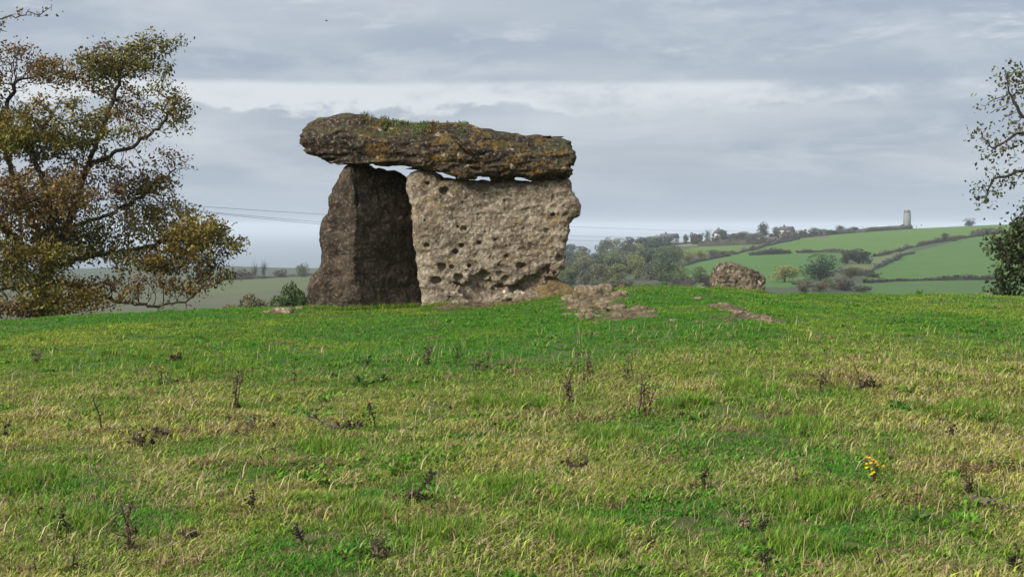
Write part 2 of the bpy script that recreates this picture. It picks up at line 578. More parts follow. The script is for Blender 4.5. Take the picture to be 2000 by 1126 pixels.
def leaf_mat(name, tint=False, trans=0.25, var=0.5):
    m_, g, b = new_mat(name)
    c = g.n('ShaderNodeVertexColor', layer_name='col').outputs[0]
    isl = g.n('ShaderNodeNewGeometry').outputs['Random Per Island']
    if tint:
        c = g.mix(1.0, c, g.n('ShaderNodeObjectInfo').outputs['Color'], 'MULTIPLY')
    c = g.mix(var, c, g.mix(isl, (0.3, 0.3, 0.3), (1.7, 1.7, 1.7)), 'MULTIPLY')
    g.l(c, b.inputs['Base Color'])
    b.inputs['Roughness'].default_value = 0.6
    tr = g.n('ShaderNodeBsdfTranslucent'); g.l(c, tr.inputs[0])
    mx = g.n('ShaderNodeMixShader', i_0=trans)
    g.l(b.outputs[0], mx.inputs[1]); g.l(tr.outputs[0], mx.inputs[2])
    g.l(mx.outputs[0], [n for n in g.nt.nodes if n.type == 'OUTPUT_MATERIAL'][0].inputs[0])
    return m_


M_LEAF = leaf_mat('tree_leaf')
M_FAR = leaf_mat('distant_foliage', True, 0.12, 0.6)
M_WEED = leaf_mat('dead_weed', False, 0.1, 0.45)


def plain_mat(name, col, scale=8.0, amt=0.35, rough=0.9, bstr=0.3, bdist=0.02):
    m_, g, b = new_mat(name)
    t = g.n('ShaderNodeTexCoord').outputs['Object']
    n = g.noise(t, scale, 5, 0.6)
    c = g.mix(amt, col, g.mix(n, (0.3, 0.3, 0.3), (1.7, 1.7, 1.7)), 'MULTIPLY')
    g.l(c, b.inputs['Base Color'])
    b.inputs['Roughness'].default_value = rough
    bump(g, b, n, bstr, bdist)
    return m_


M_BARK = plain_mat('dark_bark', (0.040, 0.031, 0.024), 12, 0.6, 0.95, 0.6)
M_FBARK = plain_mat('distant_bark', (0.06, 0.05, 0.04), 3, 0.4)
M_CONC = plain_mat('tower_concrete', (0.17, 0.155, 0.15), 0.3, 0.3)
M_CONC2 = plain_mat('tower_rim_concrete', (0.12, 0.115, 0.12), 0.3, 0.3)
M_WALLW = plain_mat('house_render', (0.48, 0.45, 0.42), 1, 0.2)
M_ROOF = plain_mat('slate_roof', (0.085, 0.08, 0.09), 2, 0.3)
M_ROOFP = plain_mat('pale_sheet_roof', (0.36, 0.38, 0.40), 1, 0.2)
M_GLASSD = plain_mat('dark_window', (0.03, 0.035, 0.04), 1, 0.1, 0.2)
M_WOOD = plain_mat('pole_wood', (0.09, 0.07, 0.055), 4, 0.4)
M_WIRE = plain_mat('cable_metal', (0.07, 0.07, 0.075), 4, 0.2, 0.6)
M_BIRD = plain_mat('bird_feathers', (0.02, 0.02, 0.02), 20, 0.3)


def sea_mat():
    m_, g, b = new_mat('sea_water')
    geo = g.n('ShaderNodeNewGeometry').outputs['Position']
    n = g.noise(g.vscale(geo, (0.001, 0.01, 1)), 2.0, 5, 0.6)
    g.l(g.mix(n, (0.05, 0.075, 0.095), (0.07, 0.10, 0.12)), b.inputs['Base Color'])
    b.inputs['Roughness'].default_value = 0.35
    b.inputs['Specular IOR Level'].default_value = 0.5
    bump(g, b, g.noise(geo, 0.2, 4, 0.6), 0.6, 1.0)
    return m_


M_SEA = sea_mat()


# ------------------------------------------------------------------ ground sheet (polar grid, finer in front)
def poly_in(px, py, poly):
    poly = np.asarray(poly, float); c = np.zeros(px.shape, bool)
    j = len(poly) - 1
    for i in range(len(poly)):
        xi, yi = poly[i]; xj, yj = poly[j]
        t = ((yi > py) != (yj > py)) & (px < (xj - xi) * (py - yi) / (yj - yi + 1e-12) + xi)
        c ^= t; j = i
    return c


FIELDS = [
    ([(1540, 470), (1620, 459), (1750, 449), (1950, 436), (2300, 425), (2300, 440), (1950, 457), (1900, 464), (1790, 480), (1712, 500), (1655, 493), (1540, 493), (1470, 492), (1500, 478)], (0.066, 0.120, 0.014)),
    ([(1303, 560), (1303, 526), (1350, 512), (1428, 498), (1464, 493), (1660, 493), (1650, 515), (1560, 560)], (0.052, 0.112, 0.016)),
    ([(1680, 546), (1757, 503), (1775, 493), (1900, 464), (1950, 457), (2300, 440), (2300, 546), (1932, 546)], (0.052, 0.108, 0.015)),
    ([(1640, 522), (1712, 500), (1790, 480), (1757, 503), (1690, 537)], (0.085, 0.105, 0.034)),
    ([(1660, 600), (1675, 555), (1750, 549), (1950, 547), (2300, 547), (2300, 620)], (0.048, 0.096, 0.018)),
    ([(1330, 488), (1380, 479), (1500, 477), (1500, 488), (1440, 496), (1350, 496)], (0.075, 0.120, 0.022)),
    ([(1270, 478), (1360, 470), (1370, 478), (1290, 484)], (0.13, 0.125, 0.065)),
    ([(1440, 462), (1620, 455), (1620, 464), (1440, 470)], (0.09, 0.075, 0.045)),
    ([(380, 548), (520, 541), (680, 534), (700, 556), (380, 575)], (0.080, 0.094, 0.036)),
    ([(-400, 600), (-400, 556), (380, 548), (380, 575), (700, 556), (700, 660), (-400, 690)], (0.075, 0.078, 0.038)),
]
ang = np.concatenate([np.linspace(-180, -60, 41)[:-1], np.linspace(-60, -21, 79)[:-1], np.linspace(-21, 21, 430)[:-1], np.linspace(21, 60, 79)[:-1], np.linspace(60, 180, 41)[:-1]])
rad = np.concatenate([np.geomspace(0.15, 3, 26)[:-1], np.geomspace(3, 42, 330)[:-1], np.geomspace(42, 9000, 300)])
A, RR = np.meshgrid(np.radians(ang), rad)
GX, GY = RR * np.sin(A), RR * np.cos(A)
GZ = gz(GX, GY)
na, nr = len(ang), len(rad)
idx = np.arange(na * nr).reshape(nr, na)
nx_ = np.roll(idx, -1, 1)
gq = np.stack([idx[:-1], nx_[:-1], nx_[1:], idx[1:]], -1).reshape(-1, 4)[:, ::-1]
gv = np.stack([GX, GY, GZ], -1).reshape(-1, 3)
gv = np.concatenate([gv, [[0, 0, float(gz(np.array([0.]), np.array([0.]))[0])]]])
ctri = np.stack([np.full(na, na * nr), idx[0], nx_[0]], 1)[:, ::-1]
ppx, ppy = project(GX, GY, GZ)
gc = np.zeros((nr, na, 3)); gc[:] = (0.060, 0.082, 0.026)
gc[RR > 60] = (0.045, 0.055, 0.024)
front = (GY > 60)
for poly, c_ in FIELDS:
    gc[poly_in(ppx, ppy, poly) & front & (RR < 1500)] = c_
tv = n2(GX, GY, 0.35, 3, 21)
near_c = np.array((0.062, 0.066, 0.020)) + np.clip(tv, -0.5, 0.5)[..., None] * np.array((0.03, 0.012, 0.01))
farw = sstep(12, 17, GY)[..., None]
near_c = near_c * (1 - farw) + np.array((0.034, 0.072, 0.009)) * farw
gc = np.where((RR < 60)[..., None], near_c, gc)
gcol = np.concatenate([gc.reshape(-1, 3), [[0.06, 0.08, 0.02]]])
ground = link('ground', np_mesh('ground', gv, [gq, ctri], [M_GROUND], True, {'col': ('COLOR', gcol)}), kind='structure')

th = np.linspace(0, 2 * math.pi, 97)[:-1]
rr_ = np.array([1500.0, 4000, 9000, 18000, 28000])
sv_ = np.array([(r_ * math.sin(t_), r_ * math.cos(t_), -80.0) for r_ in rr_ for t_ in th])
si = np.arange(96); sq = []
for k in range(len(rr_) - 1):
    sq.append(np.stack([k * 96 + si, (k + 1) * 96 + si, (k + 1) * 96 + (si + 1) % 96, k * 96 + (si + 1) % 96], 1)[:, ::-1])
sea = link('sea', np_mesh('sea', sv_, [np.concatenate(sq)], [M_SEA], True), kind='structure')


# ------------------------------------------------------------------ stones: distance fields turned into surfaces
def surface_nets(d, org, h):
    nx, ny, nz = d.shape
    ins = d < 0
    cnt = np.zeros((nx - 1, ny - 1, nz - 1), np.int8)
    cor = [(i, j, k) for i in (0, 1) for j in (0, 1) for k in (0, 1)]
    for i, j, k in cor:
        cnt += ins[i:nx - 1 + i, j:ny - 1 + j, k:nz - 1 + k]
    act = (cnt > 0) & (cnt < 8)
    I = np.argwhere(act)
    ids = np.full(act.shape, -1, np.int64); ids[act] = np.arange(len(I))
    cv = {c: d[I[:, 0] + c[0], I[:, 1] + c[1], I[:, 2] + c[2]] for c in cor}
    acc = np.zeros((len(I), 3)); num = np.zeros(len(I))
    for a in cor:
        for ax in range(3):
            if a[ax]:
                continue
            b = tuple(1 if q == ax else a[q] for q in range(3))
            s_ = (cv[a] < 0) != (cv[b] < 0)
            t = cv[a][s_] / (cv[a][s_] - cv[b][s_])
            p = np.tile(np.array(a, float), (len(t), 1)); p[:, ax] += t
            acc[s_] += p; num[s_] += 1
    v = np.asarray(org) + h * (I + acc / num[:, None])
    qs = []
    for ax in range(3):
        o1, o2 = (ax + 1) % 3, (ax + 2) % 3
        sl = [slice(None)] * 3; sl[o1] = slice(1, -1); sl[o2] = slice(1, -1)
        lo = list(sl); hi = list(sl); lo[ax] = slice(0, -1); hi[ax] = slice(1, None)
        a, b = ins[tuple(lo)], ins[tuple(hi)]
        ch = a != b

        def cell(u1, u2):
            s3 = [slice(None)] * 3
            s3[o1] = slice(0, -1) if u1 == 0 else slice(1, None)
            s3[o2] = slice(0, -1) if u2 == 0 else slice(1, None)
            return ids[tuple(s3)][ch]
        q = np.stack([cell(0, 0), cell(1, 0), cell(1, 1), cell(0, 1)], 1)
        fl = ~a[ch]
        q[fl] = q[fl][:, ::-1]
        qs.append(q)
    return v, np.concatenate(qs)


def poly_sdf(x, z, poly):
    p = np.stack([x, z], -1); poly = np.asarray(poly, float)
    d = np.full(x.shape, 1e9); sg = np.ones(x.shape)
    n = len(poly)
    for i in range(n):
        a, b = poly[i], poly[i - 1]
        e = b - a; w_ = p - a
        t = np.clip((w_ @ e) / (e @ e + 1e-12), 0, 1)
        q = w_ - t[..., None] * e
        d = np.minimum(d, (q ** 2).sum(-1))
        c1 = p[..., 1] >= a[1]; c2 = p[..., 1] < b[1]; c3 = e[0] * w_[..., 1] > e[1] * w_[..., 0]
        fl = (c1 & c2 & c3) | (~c1 & ~c2 & ~c3)
        sg = np.where(fl, -sg, sg)
    return sg * np.sqrt(d)


def outline(pts, Y, zoom=True):
    out = []
    for a, b in pts:
        if zoom:
            a, b = 560 + a * 600 / 1535.0, 200 + b * 600 / 1535.0
        p = at(a, b, Y); out.append((p[0], p[2]))
    return np.array(out)


def stone(name, poly, yf, yb, h, rnd, detail, mat, label, cat, group=None, margin=0.2):
    """poly: (X,Z) outline; yf(X,Z), yb(X,Z): front and back depth; detail(P, d) adds relief"""
    x0, z0 = poly.min(0) - margin; x1, z1 = poly.max(0) + margin
    xs = np.arange(x0, x1, h); zs = np.arange(z0, z1, h)
    Xg, Zg = np.meshgrid(xs, zs, indexing='ij')
    f_, b_ = yf(Xg, Zg), yb(Xg, Zg)
    ys = np.arange(f_.min() - margin, b_.max() + margin, h)
    shear = np.zeros_like(ys)
    d2 = poly_sdf(Xg, Zg, poly)
    yy = ys[None, :, None]
    dy = np.maximum(f_[:, None, :] - yy, yy - b_[:, None, :])
    q1 = d2[:, None, :] + rnd; q2 = dy + rnd
    d = np.minimum(np.maximum(q1, q2), 0) + np.sqrt(np.maximum(q1, 0) ** 2 + np.maximum(q2, 0) ** 2) - rnd
    d = d.astype(np.float32)
    band = np.argwhere(np.abs(d) < 0.125)
    Pn = np.stack([xs[band[:, 0]], ys[band[:, 1]], zs[band[:, 2]]], 1)
    d[band[:, 0], band[:, 1], band[:, 2]] = detail(Pn, d[band[:, 0], band[:, 1], band[:, 2]])
    v, q = surface_nets(d, (x0, ys[0], z0), h)
    return v, q


def put_stone(name, v, q, mat, base, **kw):
    base = np.asarray(base, float)
    return link(name, np_mesh(name, v - base, [q], [mat], True), loc=base, **kw)


# --- pale pitted side slab
SLAB = [(596, 395), (602, 372), (618, 354), (640, 342), (690, 338), (740, 345), (765, 360), (780, 379), (830, 381), (915, 388), (1000, 393), (1060, 391), (1130, 388),
        (1220, 398), (1250, 385), (1330, 379), (1405, 376), (1418, 400), (1425, 440), (1455, 480), (1466, 512), (1463, 562), (1440, 576), (1412, 600), (1406, 650),
        (1396, 700), (1391, 760), (1385, 820), (1362, 850), (1335, 868), (1310, 890), (1325, 940), (1330, 1180), (690, 1180), (678, 990), (665, 900), (655, 820), (640, 760),
        (633, 680), (630, 600), (620, 520), (605, 470), (597, 430)]
PITS = [(855, 622, 11), (888, 630, 17), (993, 645, 12), (705, 712, 22), (875, 713, 15), (845, 745, 15), (775, 818, 27), (828, 820, 17), (912, 815, 15), (748, 887, 25), (860, 873, 24),
        (875, 940, 17), (810, 962, 15), (980, 935, 34), (1165, 820, 25), (1065, 855, 16), (1095, 880, 18), (1100, 770, 18), (1360, 778, 22), (1255, 870, 20), (705, 405, 13), (790, 437, 22),
        (1095, 490, 16), (1240, 525, 15), (700, 632, 12), (960, 700, 11), (1030, 905, 14), (1300, 640, 15), (1330, 560, 14), (690, 590, 9), (1010, 770, 9), (930, 870, 12), (1190, 900, 18), (1150, 610, 10), (960, 560, 9), (880, 500, 9), (1040, 690, 10), (1210, 740, 12)]
slab_poly = outline(SLAB, 22.1)


def slab_detail(P_, d):
    w1, w2 = worley(P_ * np.array([7.5, 7.5, 8.5]), 3)
    w3, w4 = worley(P_ * np.array([17, 15, 15]), 9)
    rg_ = np.clip((P_[:, 0] - (-0.5)) / 2.6, 0, 1)                 # right side is rougher
    d = d + 0.030 * fbm(P_ * 1.6, 4, 31) + 0.016 * fbm(P_ * 7, 4, 35)
    d = d + (0.018 + 0.034 * rg_) * (0.55 - w1) * 1.3 + (0.020 + 0.020 * rg_) * (0.45 - w3)
    strat = fbm(P_ * np.array([1.3, 2, 6.5]), 3, 38)
    d = d + 0.022 * np.abs(strat) * 1.6 - 0.01
    nz = fbm(P_ * 9, 3, 41); nz2 = fbm(P_ * 4, 2, 43)
    # undercut hollow near the foot
    c = at(560 + 1090 * .391, 200 + 925 * .391, 22.0)
    e = np.sqrt(((P_[:, 0] - c[0]) / 0.72) ** 2 + ((P_[:, 2] - c[2]) / 0.17) ** 2 + ((P_[:, 1] - 21.98) / 0.11) ** 2)
    d = np.maximum(d, -(e - 1 + 1.3 * nz2 + 0.9 * nz + 0.6 * (0.5 - w1)) * 0.08)
    for i, (a, b, r) in enumerate(PITS):
        c = at(560 + a * .391, 200 + b * .391, 21.99)
        r = r * .391 / F * 22.0 * 0.88
        e = np.sqrt(((P_[:, 0] - c[0]) / 1.15) ** 2 + ((P_[:, 2] - c[2]) / 0.9) ** 2 + ((P_[:, 1] - c[1] + (i % 3) * r * 0.3) / (1.1 + 0.3 * (i % 3))) ** 2) - r * (1 + 0.55 * nz + 0.4 * nz2)
        d = np.maximum(d, -e)
    return d


v, q = stone('pitted_slab', slab_poly, lambda X, Z: 21.98 + 0.03 * np.sin(X * 3.1 + Z), lambda X, Z: 22.50 + 0.05 * np.sin(X * 2 + 1), 0.0135, 0.10, slab_detail, M_SLAB, '', '')
put_stone('pitted_slab', v, q, M_SLAB, at(945, 595, 22.2), label='broad pale grey stone slab pocked with dark holes, standing upright under the capstone', cat='standing stone', group='upright stones of the dolmen')

# --- brown upright
UPR = [(300, 330), (330, 312), (405, 312), (428, 330), (480, 332), (530, 334), (560, 344), (590, 372), (610, 392), (640, 420), (700, 480), (730, 800), (740, 1180), (120, 1180), (128, 1040),
       (114, 990), (106, 930), (116, 890), (150, 850), (168, 800), (174, 750), (163, 700), (158, 650), (168, 600), (192, 556), (208, 520), (214, 470), (235, 420), (262, 378), (284, 350)]
upr_poly = outline(UPR, 22.25)
UPX = at(560 + 345 * .391, 500, 22.1)[0]


def upr_front(X, Z):
    xr = UPX - 0.06 * (Z - 1.4)
    xr = xr + 0.05 * np.sin(Z * 3.7 + 1)
    return 22.02 + 0.80 * np.maximum(0, X - xr) + 0.30 * np.maximum(0, xr - X)


def upr_detail(P_, d):
    d = d + 0.055 * fbm(P_ * np.array([1.6, 1.6, 1.3]), 4, 51) + 0.02 * fbm(P_ * 6, 4, 55)
    w1, w2 = worley(P_ * np.array([4.5, 4.5, 3.2]), 57)
    d = d - 0.055 * (np.minimum(w2 - w1, 0.35) - 0.15) + 0.05 * np.abs(fbm(P_ * np.array([2.2, 2.2, 5.0]), 4, 53)) - 0.015
    w3, _ = worley(P_ * 15, 59)
    d = d + 0.010 * (0.5 - w3)
    xc = UPX + 0.07 + 0.10 * fbm(P_ * np.array([0, 0, 2.2]), 3, 58) - 0.05 * (P_[:, 2] - 1.4)
    d = np.maximum(d, -(np.sqrt((P_[:, 0] - xc) ** 2 + ((P_[:, 1] - 22.03) / 2.2) ** 2) - 0.018 - 0.03 * fbm(P_ * 4, 2, 56)))
    return d


v, q = stone('u', upr_poly, upr_front, lambda X, Z: upr_front(X, Z) * 0.5 + 11.35 + 0.55, 0.0155, 0.14, upr_detail, M_UPR, '', '')
put_stone('brown_upright', v, q, M_UPR, at(712, 603, 22.4), label='dark brown tapering upright stone carrying the thick overhanging end of the capstone', cat='standing stone', group='upright stones of the dolmen')

# --- capstone
CAP = [(66, 195), (70, 160), (88, 125), (112, 98), (150, 77), (200, 76), (240, 57), (300, 54), (350, 62), (400, 76), (480, 92), (560, 104), (680, 122), (790, 124), (830, 119), (880, 124), (935, 140),
       (1000, 142), (1100, 155), (1200, 172), (1300, 183), (1385, 189), (1418, 200), (1424, 255), (1437, 275), (1427, 320), (1407, 335), (1420, 352), (1412, 378), (1330, 380), (1270, 388), (1235, 388), (1195, 373), (1150, 371),
       (1125, 378), (1025, 378), (1010, 370), (950, 372), (918, 386), (860, 388), (835, 380), (785, 356), (745, 346), (640, 338), (600, 330), (560, 323), (480, 321), (415, 314), (330, 322), (280, 318), (200, 303), (150, 283), (110, 254), (80, 228)]
cap_poly = outline(CAP, 21.95)
CAPTOP = outline([(66, 100), (150, 77), (240, 57), (350, 62), (480, 92), (790, 122), (1000, 142), (1418, 200)], 21.95)


def cap_front(X, Z):
    top = np.interp(X, CAPTOP[:, 0], CAPTOP[:, 1])
    u = np.clip((top - Z) / 0.62, 0, 1)                     # 0 at the top edge, 1 at the foot of the face
    return 21.74 + 0.62 * np.clip(0.55 - u, 0, 1) ** 1.3 + 0.22 * np.clip(u - 0.72, 0, 1) + 0.05 * np.sin(X * 2.3) + 0.25 * np.clip(-1.9 - X, 0, 1) ** 1.2


def cap_detail(P_, d):
    P_ = P_.copy()
    w1, w2 = worley(P_ * np.array([2.7, 2.7, 6.5]) + 0.35 * np.stack([fbm(P_ * 3, 2, 60)] * 3, 1), 61)
    w3, w4 = worley(P_ * np.array([11, 11, 17]), 67)
    strat = fbm(P_ * np.array([1.1, 1.1, 7.0]) + 0.5 * fbm(P_ * 1.2, 2, 62)[:, None], 4, 63)
    d = d + 0.035 * fbm(P_ * 1.8, 3, 65) + 0.10 * np.abs(strat) - 0.03
    d = d - 0.085 * (np.minimum(w2 - w1, 0.4) - 0.15) - 0.026 * (np.minimum(w4 - w3, 0.4) - 0.15) + 0.010 * fbm(P_ * 14, 3, 69)
    a = at(560 + 815 * .391, 200 + 165 * .391, 21.7); b = at(560 + 965 * .391, 200 + 300 * .391, 21.7)
    ex, ez = b[0] - a[0], b[2] - a[2]
    t = np.clip(((P_[:, 0] - a[0]) * ex + (P_[:, 2] - a[2]) * ez) / (ex * ex + ez * ez), 0, 1)
    wob = 0.05 * fbm(P_ * 3, 3, 72)
    dl = np.hypot(P_[:, 0] - a[0] - t * ex + wob, P_[:, 2] - a[2] - t * ez + wob * 0.6)
    e = np.sqrt(dl ** 2 + (np.maximum(P_[:, 1] - 21.78, 0) * 0.4) ** 2) - 0.028 + 0.015 * fbm(P_ * 5, 2, 70)
    return np.maximum(d, -e)


v, q = stone('c', cap_poly, cap_front, lambda X, Z: 24.0 + 0.25 * np.sin(X * 1.7) - 0.1 * X, 0.0175, 0.075, cap_detail, M_CAP, '', '')
ctop = np.interp(v[:, 0], CAPTOP[:, 0], CAPTOP[:, 1])
v[:, 2] += 0.030 + np.clip(v[:, 1] - 21.95, 0, 9) * (0.10 * np.clip((ctop - v[:, 2]) / 0.7, 0, 1.2) - 0.03)             # the slab of the roof tips up towards the back
cap = put_stone('capstone', v, q, M_CAP, at(850, 330, 22.8), label='huge rough dark capstone blotched with ochre lichen, lying across the upright stones', cat='capstone')
CAPV = v

# --- packing stone in the gap under the capstone
v, q = stone('p', outline([(1010, 362), (1140, 362), (1136, 398), (1090, 402), (1022, 400)], 22.1), lambda X, Z: 22.02 + 0 * X, lambda X, Z: 22.4 + 0 * X, 0.012, 0.03,
             lambda P_, d: d + 0.012 * fbm(P_ * 6, 3, 71), M_CAP, '', '', margin=0.1)
put_stone('packing_stone', v, q, M_CAP, at(980, 355, 22.2), label='small dark stone wedged between the pitted slab and the capstone', cat='stone')

# --- lone boulder
bp = outline([(1392, 566), (1395, 545), (1402, 528), (1412, 517), (1430, 514), (1447, 517), (1470, 526), (1489, 537), (1497, 549), (1494, 566), (1492, 596), (1445, 594), (1400, 578)], 23.3, False)


def boul_detail(P_, d):
    w1, w2 = worley(P_ * np.array([9, 9, 10]), 81); w3, _ = worley(P_ * 24, 85)
    return d + 0.055 * fbm(P_ * 2.8, 3, 83) - 0.045 * (np.minimum(w2 - w1, 0.4) - 0.15) + 0.02 * (0.5 - w3)


v, q = stone('b', bp, lambda X, Z: 23.0 + 0.45 * np.maximum(0, X - 3.72) + 0.22 * (Z - 0.5), lambda X, Z: 23.75 + 0 * X, 0.011, 0.025, boul_detail, M_BOUL, '', '')
put_stone('boulder', v, q, M_BOUL, at(1443, 578, 23.3), label='angular brown boulder with pale lichen spots, alone on the grassy mound', cat='boulder')

# --- earth bank at the foot of the slab
bk = outline([(1040, 560), (1068, 545), (1085, 541), (1100, 549), (1115, 557), (1130, 567), (1150, 577), (1150, 610), (1030, 610)], 22.35, False)
v, q = stone('k', bk, lambda X, Z: 22.1 - 0.6 * np.clip(0.75 - Z, 0, 1), lambda X, Z: 22.7 + 0 * X, 0.014, 0.06,
             lambda P_, d: d + 0.035 * fbm(P_ * 3, 4, 91) + 0.02 * np.abs(fbm(P_ * np.array([4, 4, 12]), 3, 93)), M_BANK, '', '')
put_stone('earth_bank', v, q, M_BANK, at(1095, 575, 22.4), label='sloping tan bank of trodden earth at the ragged foot of the pitted slab', cat='earth bank')

# ------------------------------------------------------------------ bare soil patches and loose stones
SOILS = [([(1102, 600), (1108, 582), (1125, 570), (1150, 564), (1185, 566), (1212, 580), (1225, 598), (1262, 602), (1282, 610), (1278, 620), (1235, 624), (1195, 627), (1160, 618), (1125, 610)],
          'brown bare soil scuffed up on the mound beside the pitted slab'),
         ([(1405, 597), (1425, 596), (1446, 605), (1478, 615), (1508, 627), (1490, 629), (1450, 624), (1425, 632), (1410, 627), (1416, 612)], 'brown bare soil streak on the slope below the lone boulder'),
         ([(838, 600), (862, 592), (910, 586), (960, 579), (1010, 572), (1062, 566), (1064, 580), (1030, 588), (960, 598), (915, 604), (870, 604)], 'trampled brown soil strip along the foot of the pitted slab')]
SOIL_XY = []
for k, (pp, lab) in enumerate(SOILS):
    w3 = np.array([near(a, b) for a, b in pp])
    SOIL_XY.append(w3[:, :2])
    c0 = w3.mean(0)
    x0, y0 = w3[:, :2].min(0) - 0.15; x1, y1 = w3[:, :2].max(0) + 0.15
    nx_g, ny_g = int((x1 - x0) / 0.018) + 2, int((y1 - y0) / 0.03) + 2
    X, Y = np.meshgrid(np.linspace(x0, x1, nx_g), np.linspace(y0, y1, ny_g), indexing='ij')
    sd = poly_sdf(X, Y, w3[:, :2]) + 0.30 * n2(X, Y, 3.6, 4, 101)
    lump = 0.08 * np.abs(n2(X, Y, 6.0, 4, 103)) + 0.06 * n2(X, Y, 13.0, 3, 106) + 0.05 * n2(X, Y, 1.5, 2, 104)
    Z = gz(X, Y) + np.where(sd < 0, 0.008 + (0.008 + 0.6 * lump) * sstep(0, 0.2, -sd), -0.03 - 0.1 * sstep(0, 0.1, sd))
    ii = np.arange(nx_g * ny_g).reshape(nx_g, ny_g)
    qd = np.stack([ii[:-1, :-1], ii[1:, :-1], ii[1:, 1:], ii[:-1, 1:]], -1).reshape(-1, 4)
    keep = (sd.ravel()[qd] < 0.08).any(1)
    vv = np.stack([X, Y, Z], -1).reshape(-1, 3) - c0
    link('bare_soil', np_mesh('bare_soil', vv, [qd[keep]], [M_SOIL], True), loc=c0, label=lab, kind='stuff')


def ico(sub):
    import bmesh
    bm = bmesh.new(); bmesh.ops.create_icosphere(bm, subdivisions=sub, radius=1.0)
    v_ = np.array([x.co[:] for x in bm.verts]); t_ = np.array([[a.index for a in f.verts] for f in bm.faces]); bm.free()
    return v_, t_


ICO_V, ICO_T = ico(3)


def loose(px, py, wpx, hpx, label, group=None, seed=0, mat=M_PEB):
    p = near(px, py); s_ = p[1] / F
    w_, h_ = wpx * s_, hpx * s_
    v_ = np.sign(ICO_V) * np.abs(ICO_V) ** 0.72
    v_ = v_ * (1 + 0.22 * fbm(ICO_V * 1.6 + seed * 7.7, 3, seed)[:, None] + 0.07 * fbm(ICO_V * 5 + seed, 2, seed + 3)[:, None])
    v_ = v_ * np.array([w_ / 2, w_ / 2 * 0.7, h_ * 0.62])
    a = (seed * 1.7) % 0.8 - 0.4
    c, s2 = math.cos(a), math.sin(a)
    v_ = np.stack([v_[:, 0] * c - v_[:, 1] * s2, v_[:, 0] * s2 + v_[:, 1] * c, v_[:, 2] + h_ * 0.38], 1)
    link('loose_stone', np_mesh('loose_stone', v_, [ICO_T], [mat], True), loc=p, label=label, cat='stone', group=group)


loose(553, 612, 44, 12, 'flat pale stone set in the turf left of the brown upright', seed=1)
loose(585, 604, 18, 6, 'small pale stone touching the foot of the brown upright', seed=2)
loose(522, 612, 16, 6, 'small brown stone next to the flat pale stone in the turf', seed=3)
loose(1032, 587, 14, 8, 'palest rounded stone lying in grass below the pitted slab', seed=4)
loose(915, 583, 20, 7, 'rounded tan stone resting against the foot of the pitted slab', seed=5)
loose(1214, 563, 13, 8, 'single pale stone on the skyline of the mound right of the soil patch', seed=6)
loose(1315, 627, 20, 5, 'flat grey stone sunk in grass between the two soil patches', seed=7)
loose(1368, 563, 20, 4, 'thin pale stone lying in grass just left of the boulder', seed=8)
loose(1362, 585, 18, 5, 'flat buff stone in the grass below and left of the boulder', seed=9)
loose(1150, 578, 56, 22, 'largest weathered stone standing out of the soil patch on the mound', seed=10)
loose(1182, 572, 34, 18, 'upright brown stone beside the largest one in the soil patch', seed=11)
rr = random.Random(4)
for k in range(17):
    t = k / 16
    loose(868 + t * 180 + rr.uniform(-4, 4), 601 - t * 22 + rr.uniform(-5, 3), rr.uniform(7, 22), rr.uniform(4, 9), '%s small brown stone from the brown upright along the foot of the pitted slab' % ORD[k],
          'stones strewn along the slab foot', 20 + k)
for k in range(46):
    loose(rr.uniform(1106, 1218), rr.uniform(574, 624), rr.uniform(7, 26), rr.uniform(4, 12), 'small brown stone bedded in the soil patch beside the pitted slab', 'stones in the big soil patch', 50 + k)
for k in range(7):
    loose(rr.uniform(1228, 1276), rr.uniform(605, 619), rr.uniform(8, 24), rr.uniform(4, 8), 'small buff stone at the tail end of the big soil patch', 'stones at the tail of the soil patch', 80 + k)
for k in range(12):
    t = rr.random()
    loose(1410 + t * 95, 600 + t * 26 + rr.uniform(-4, 8), rr.uniform(8, 24), rr.uniform(3, 7), 'small brown stone in the soil streak below the boulder', 'stones in the soil streak below the boulder', 90 + k)


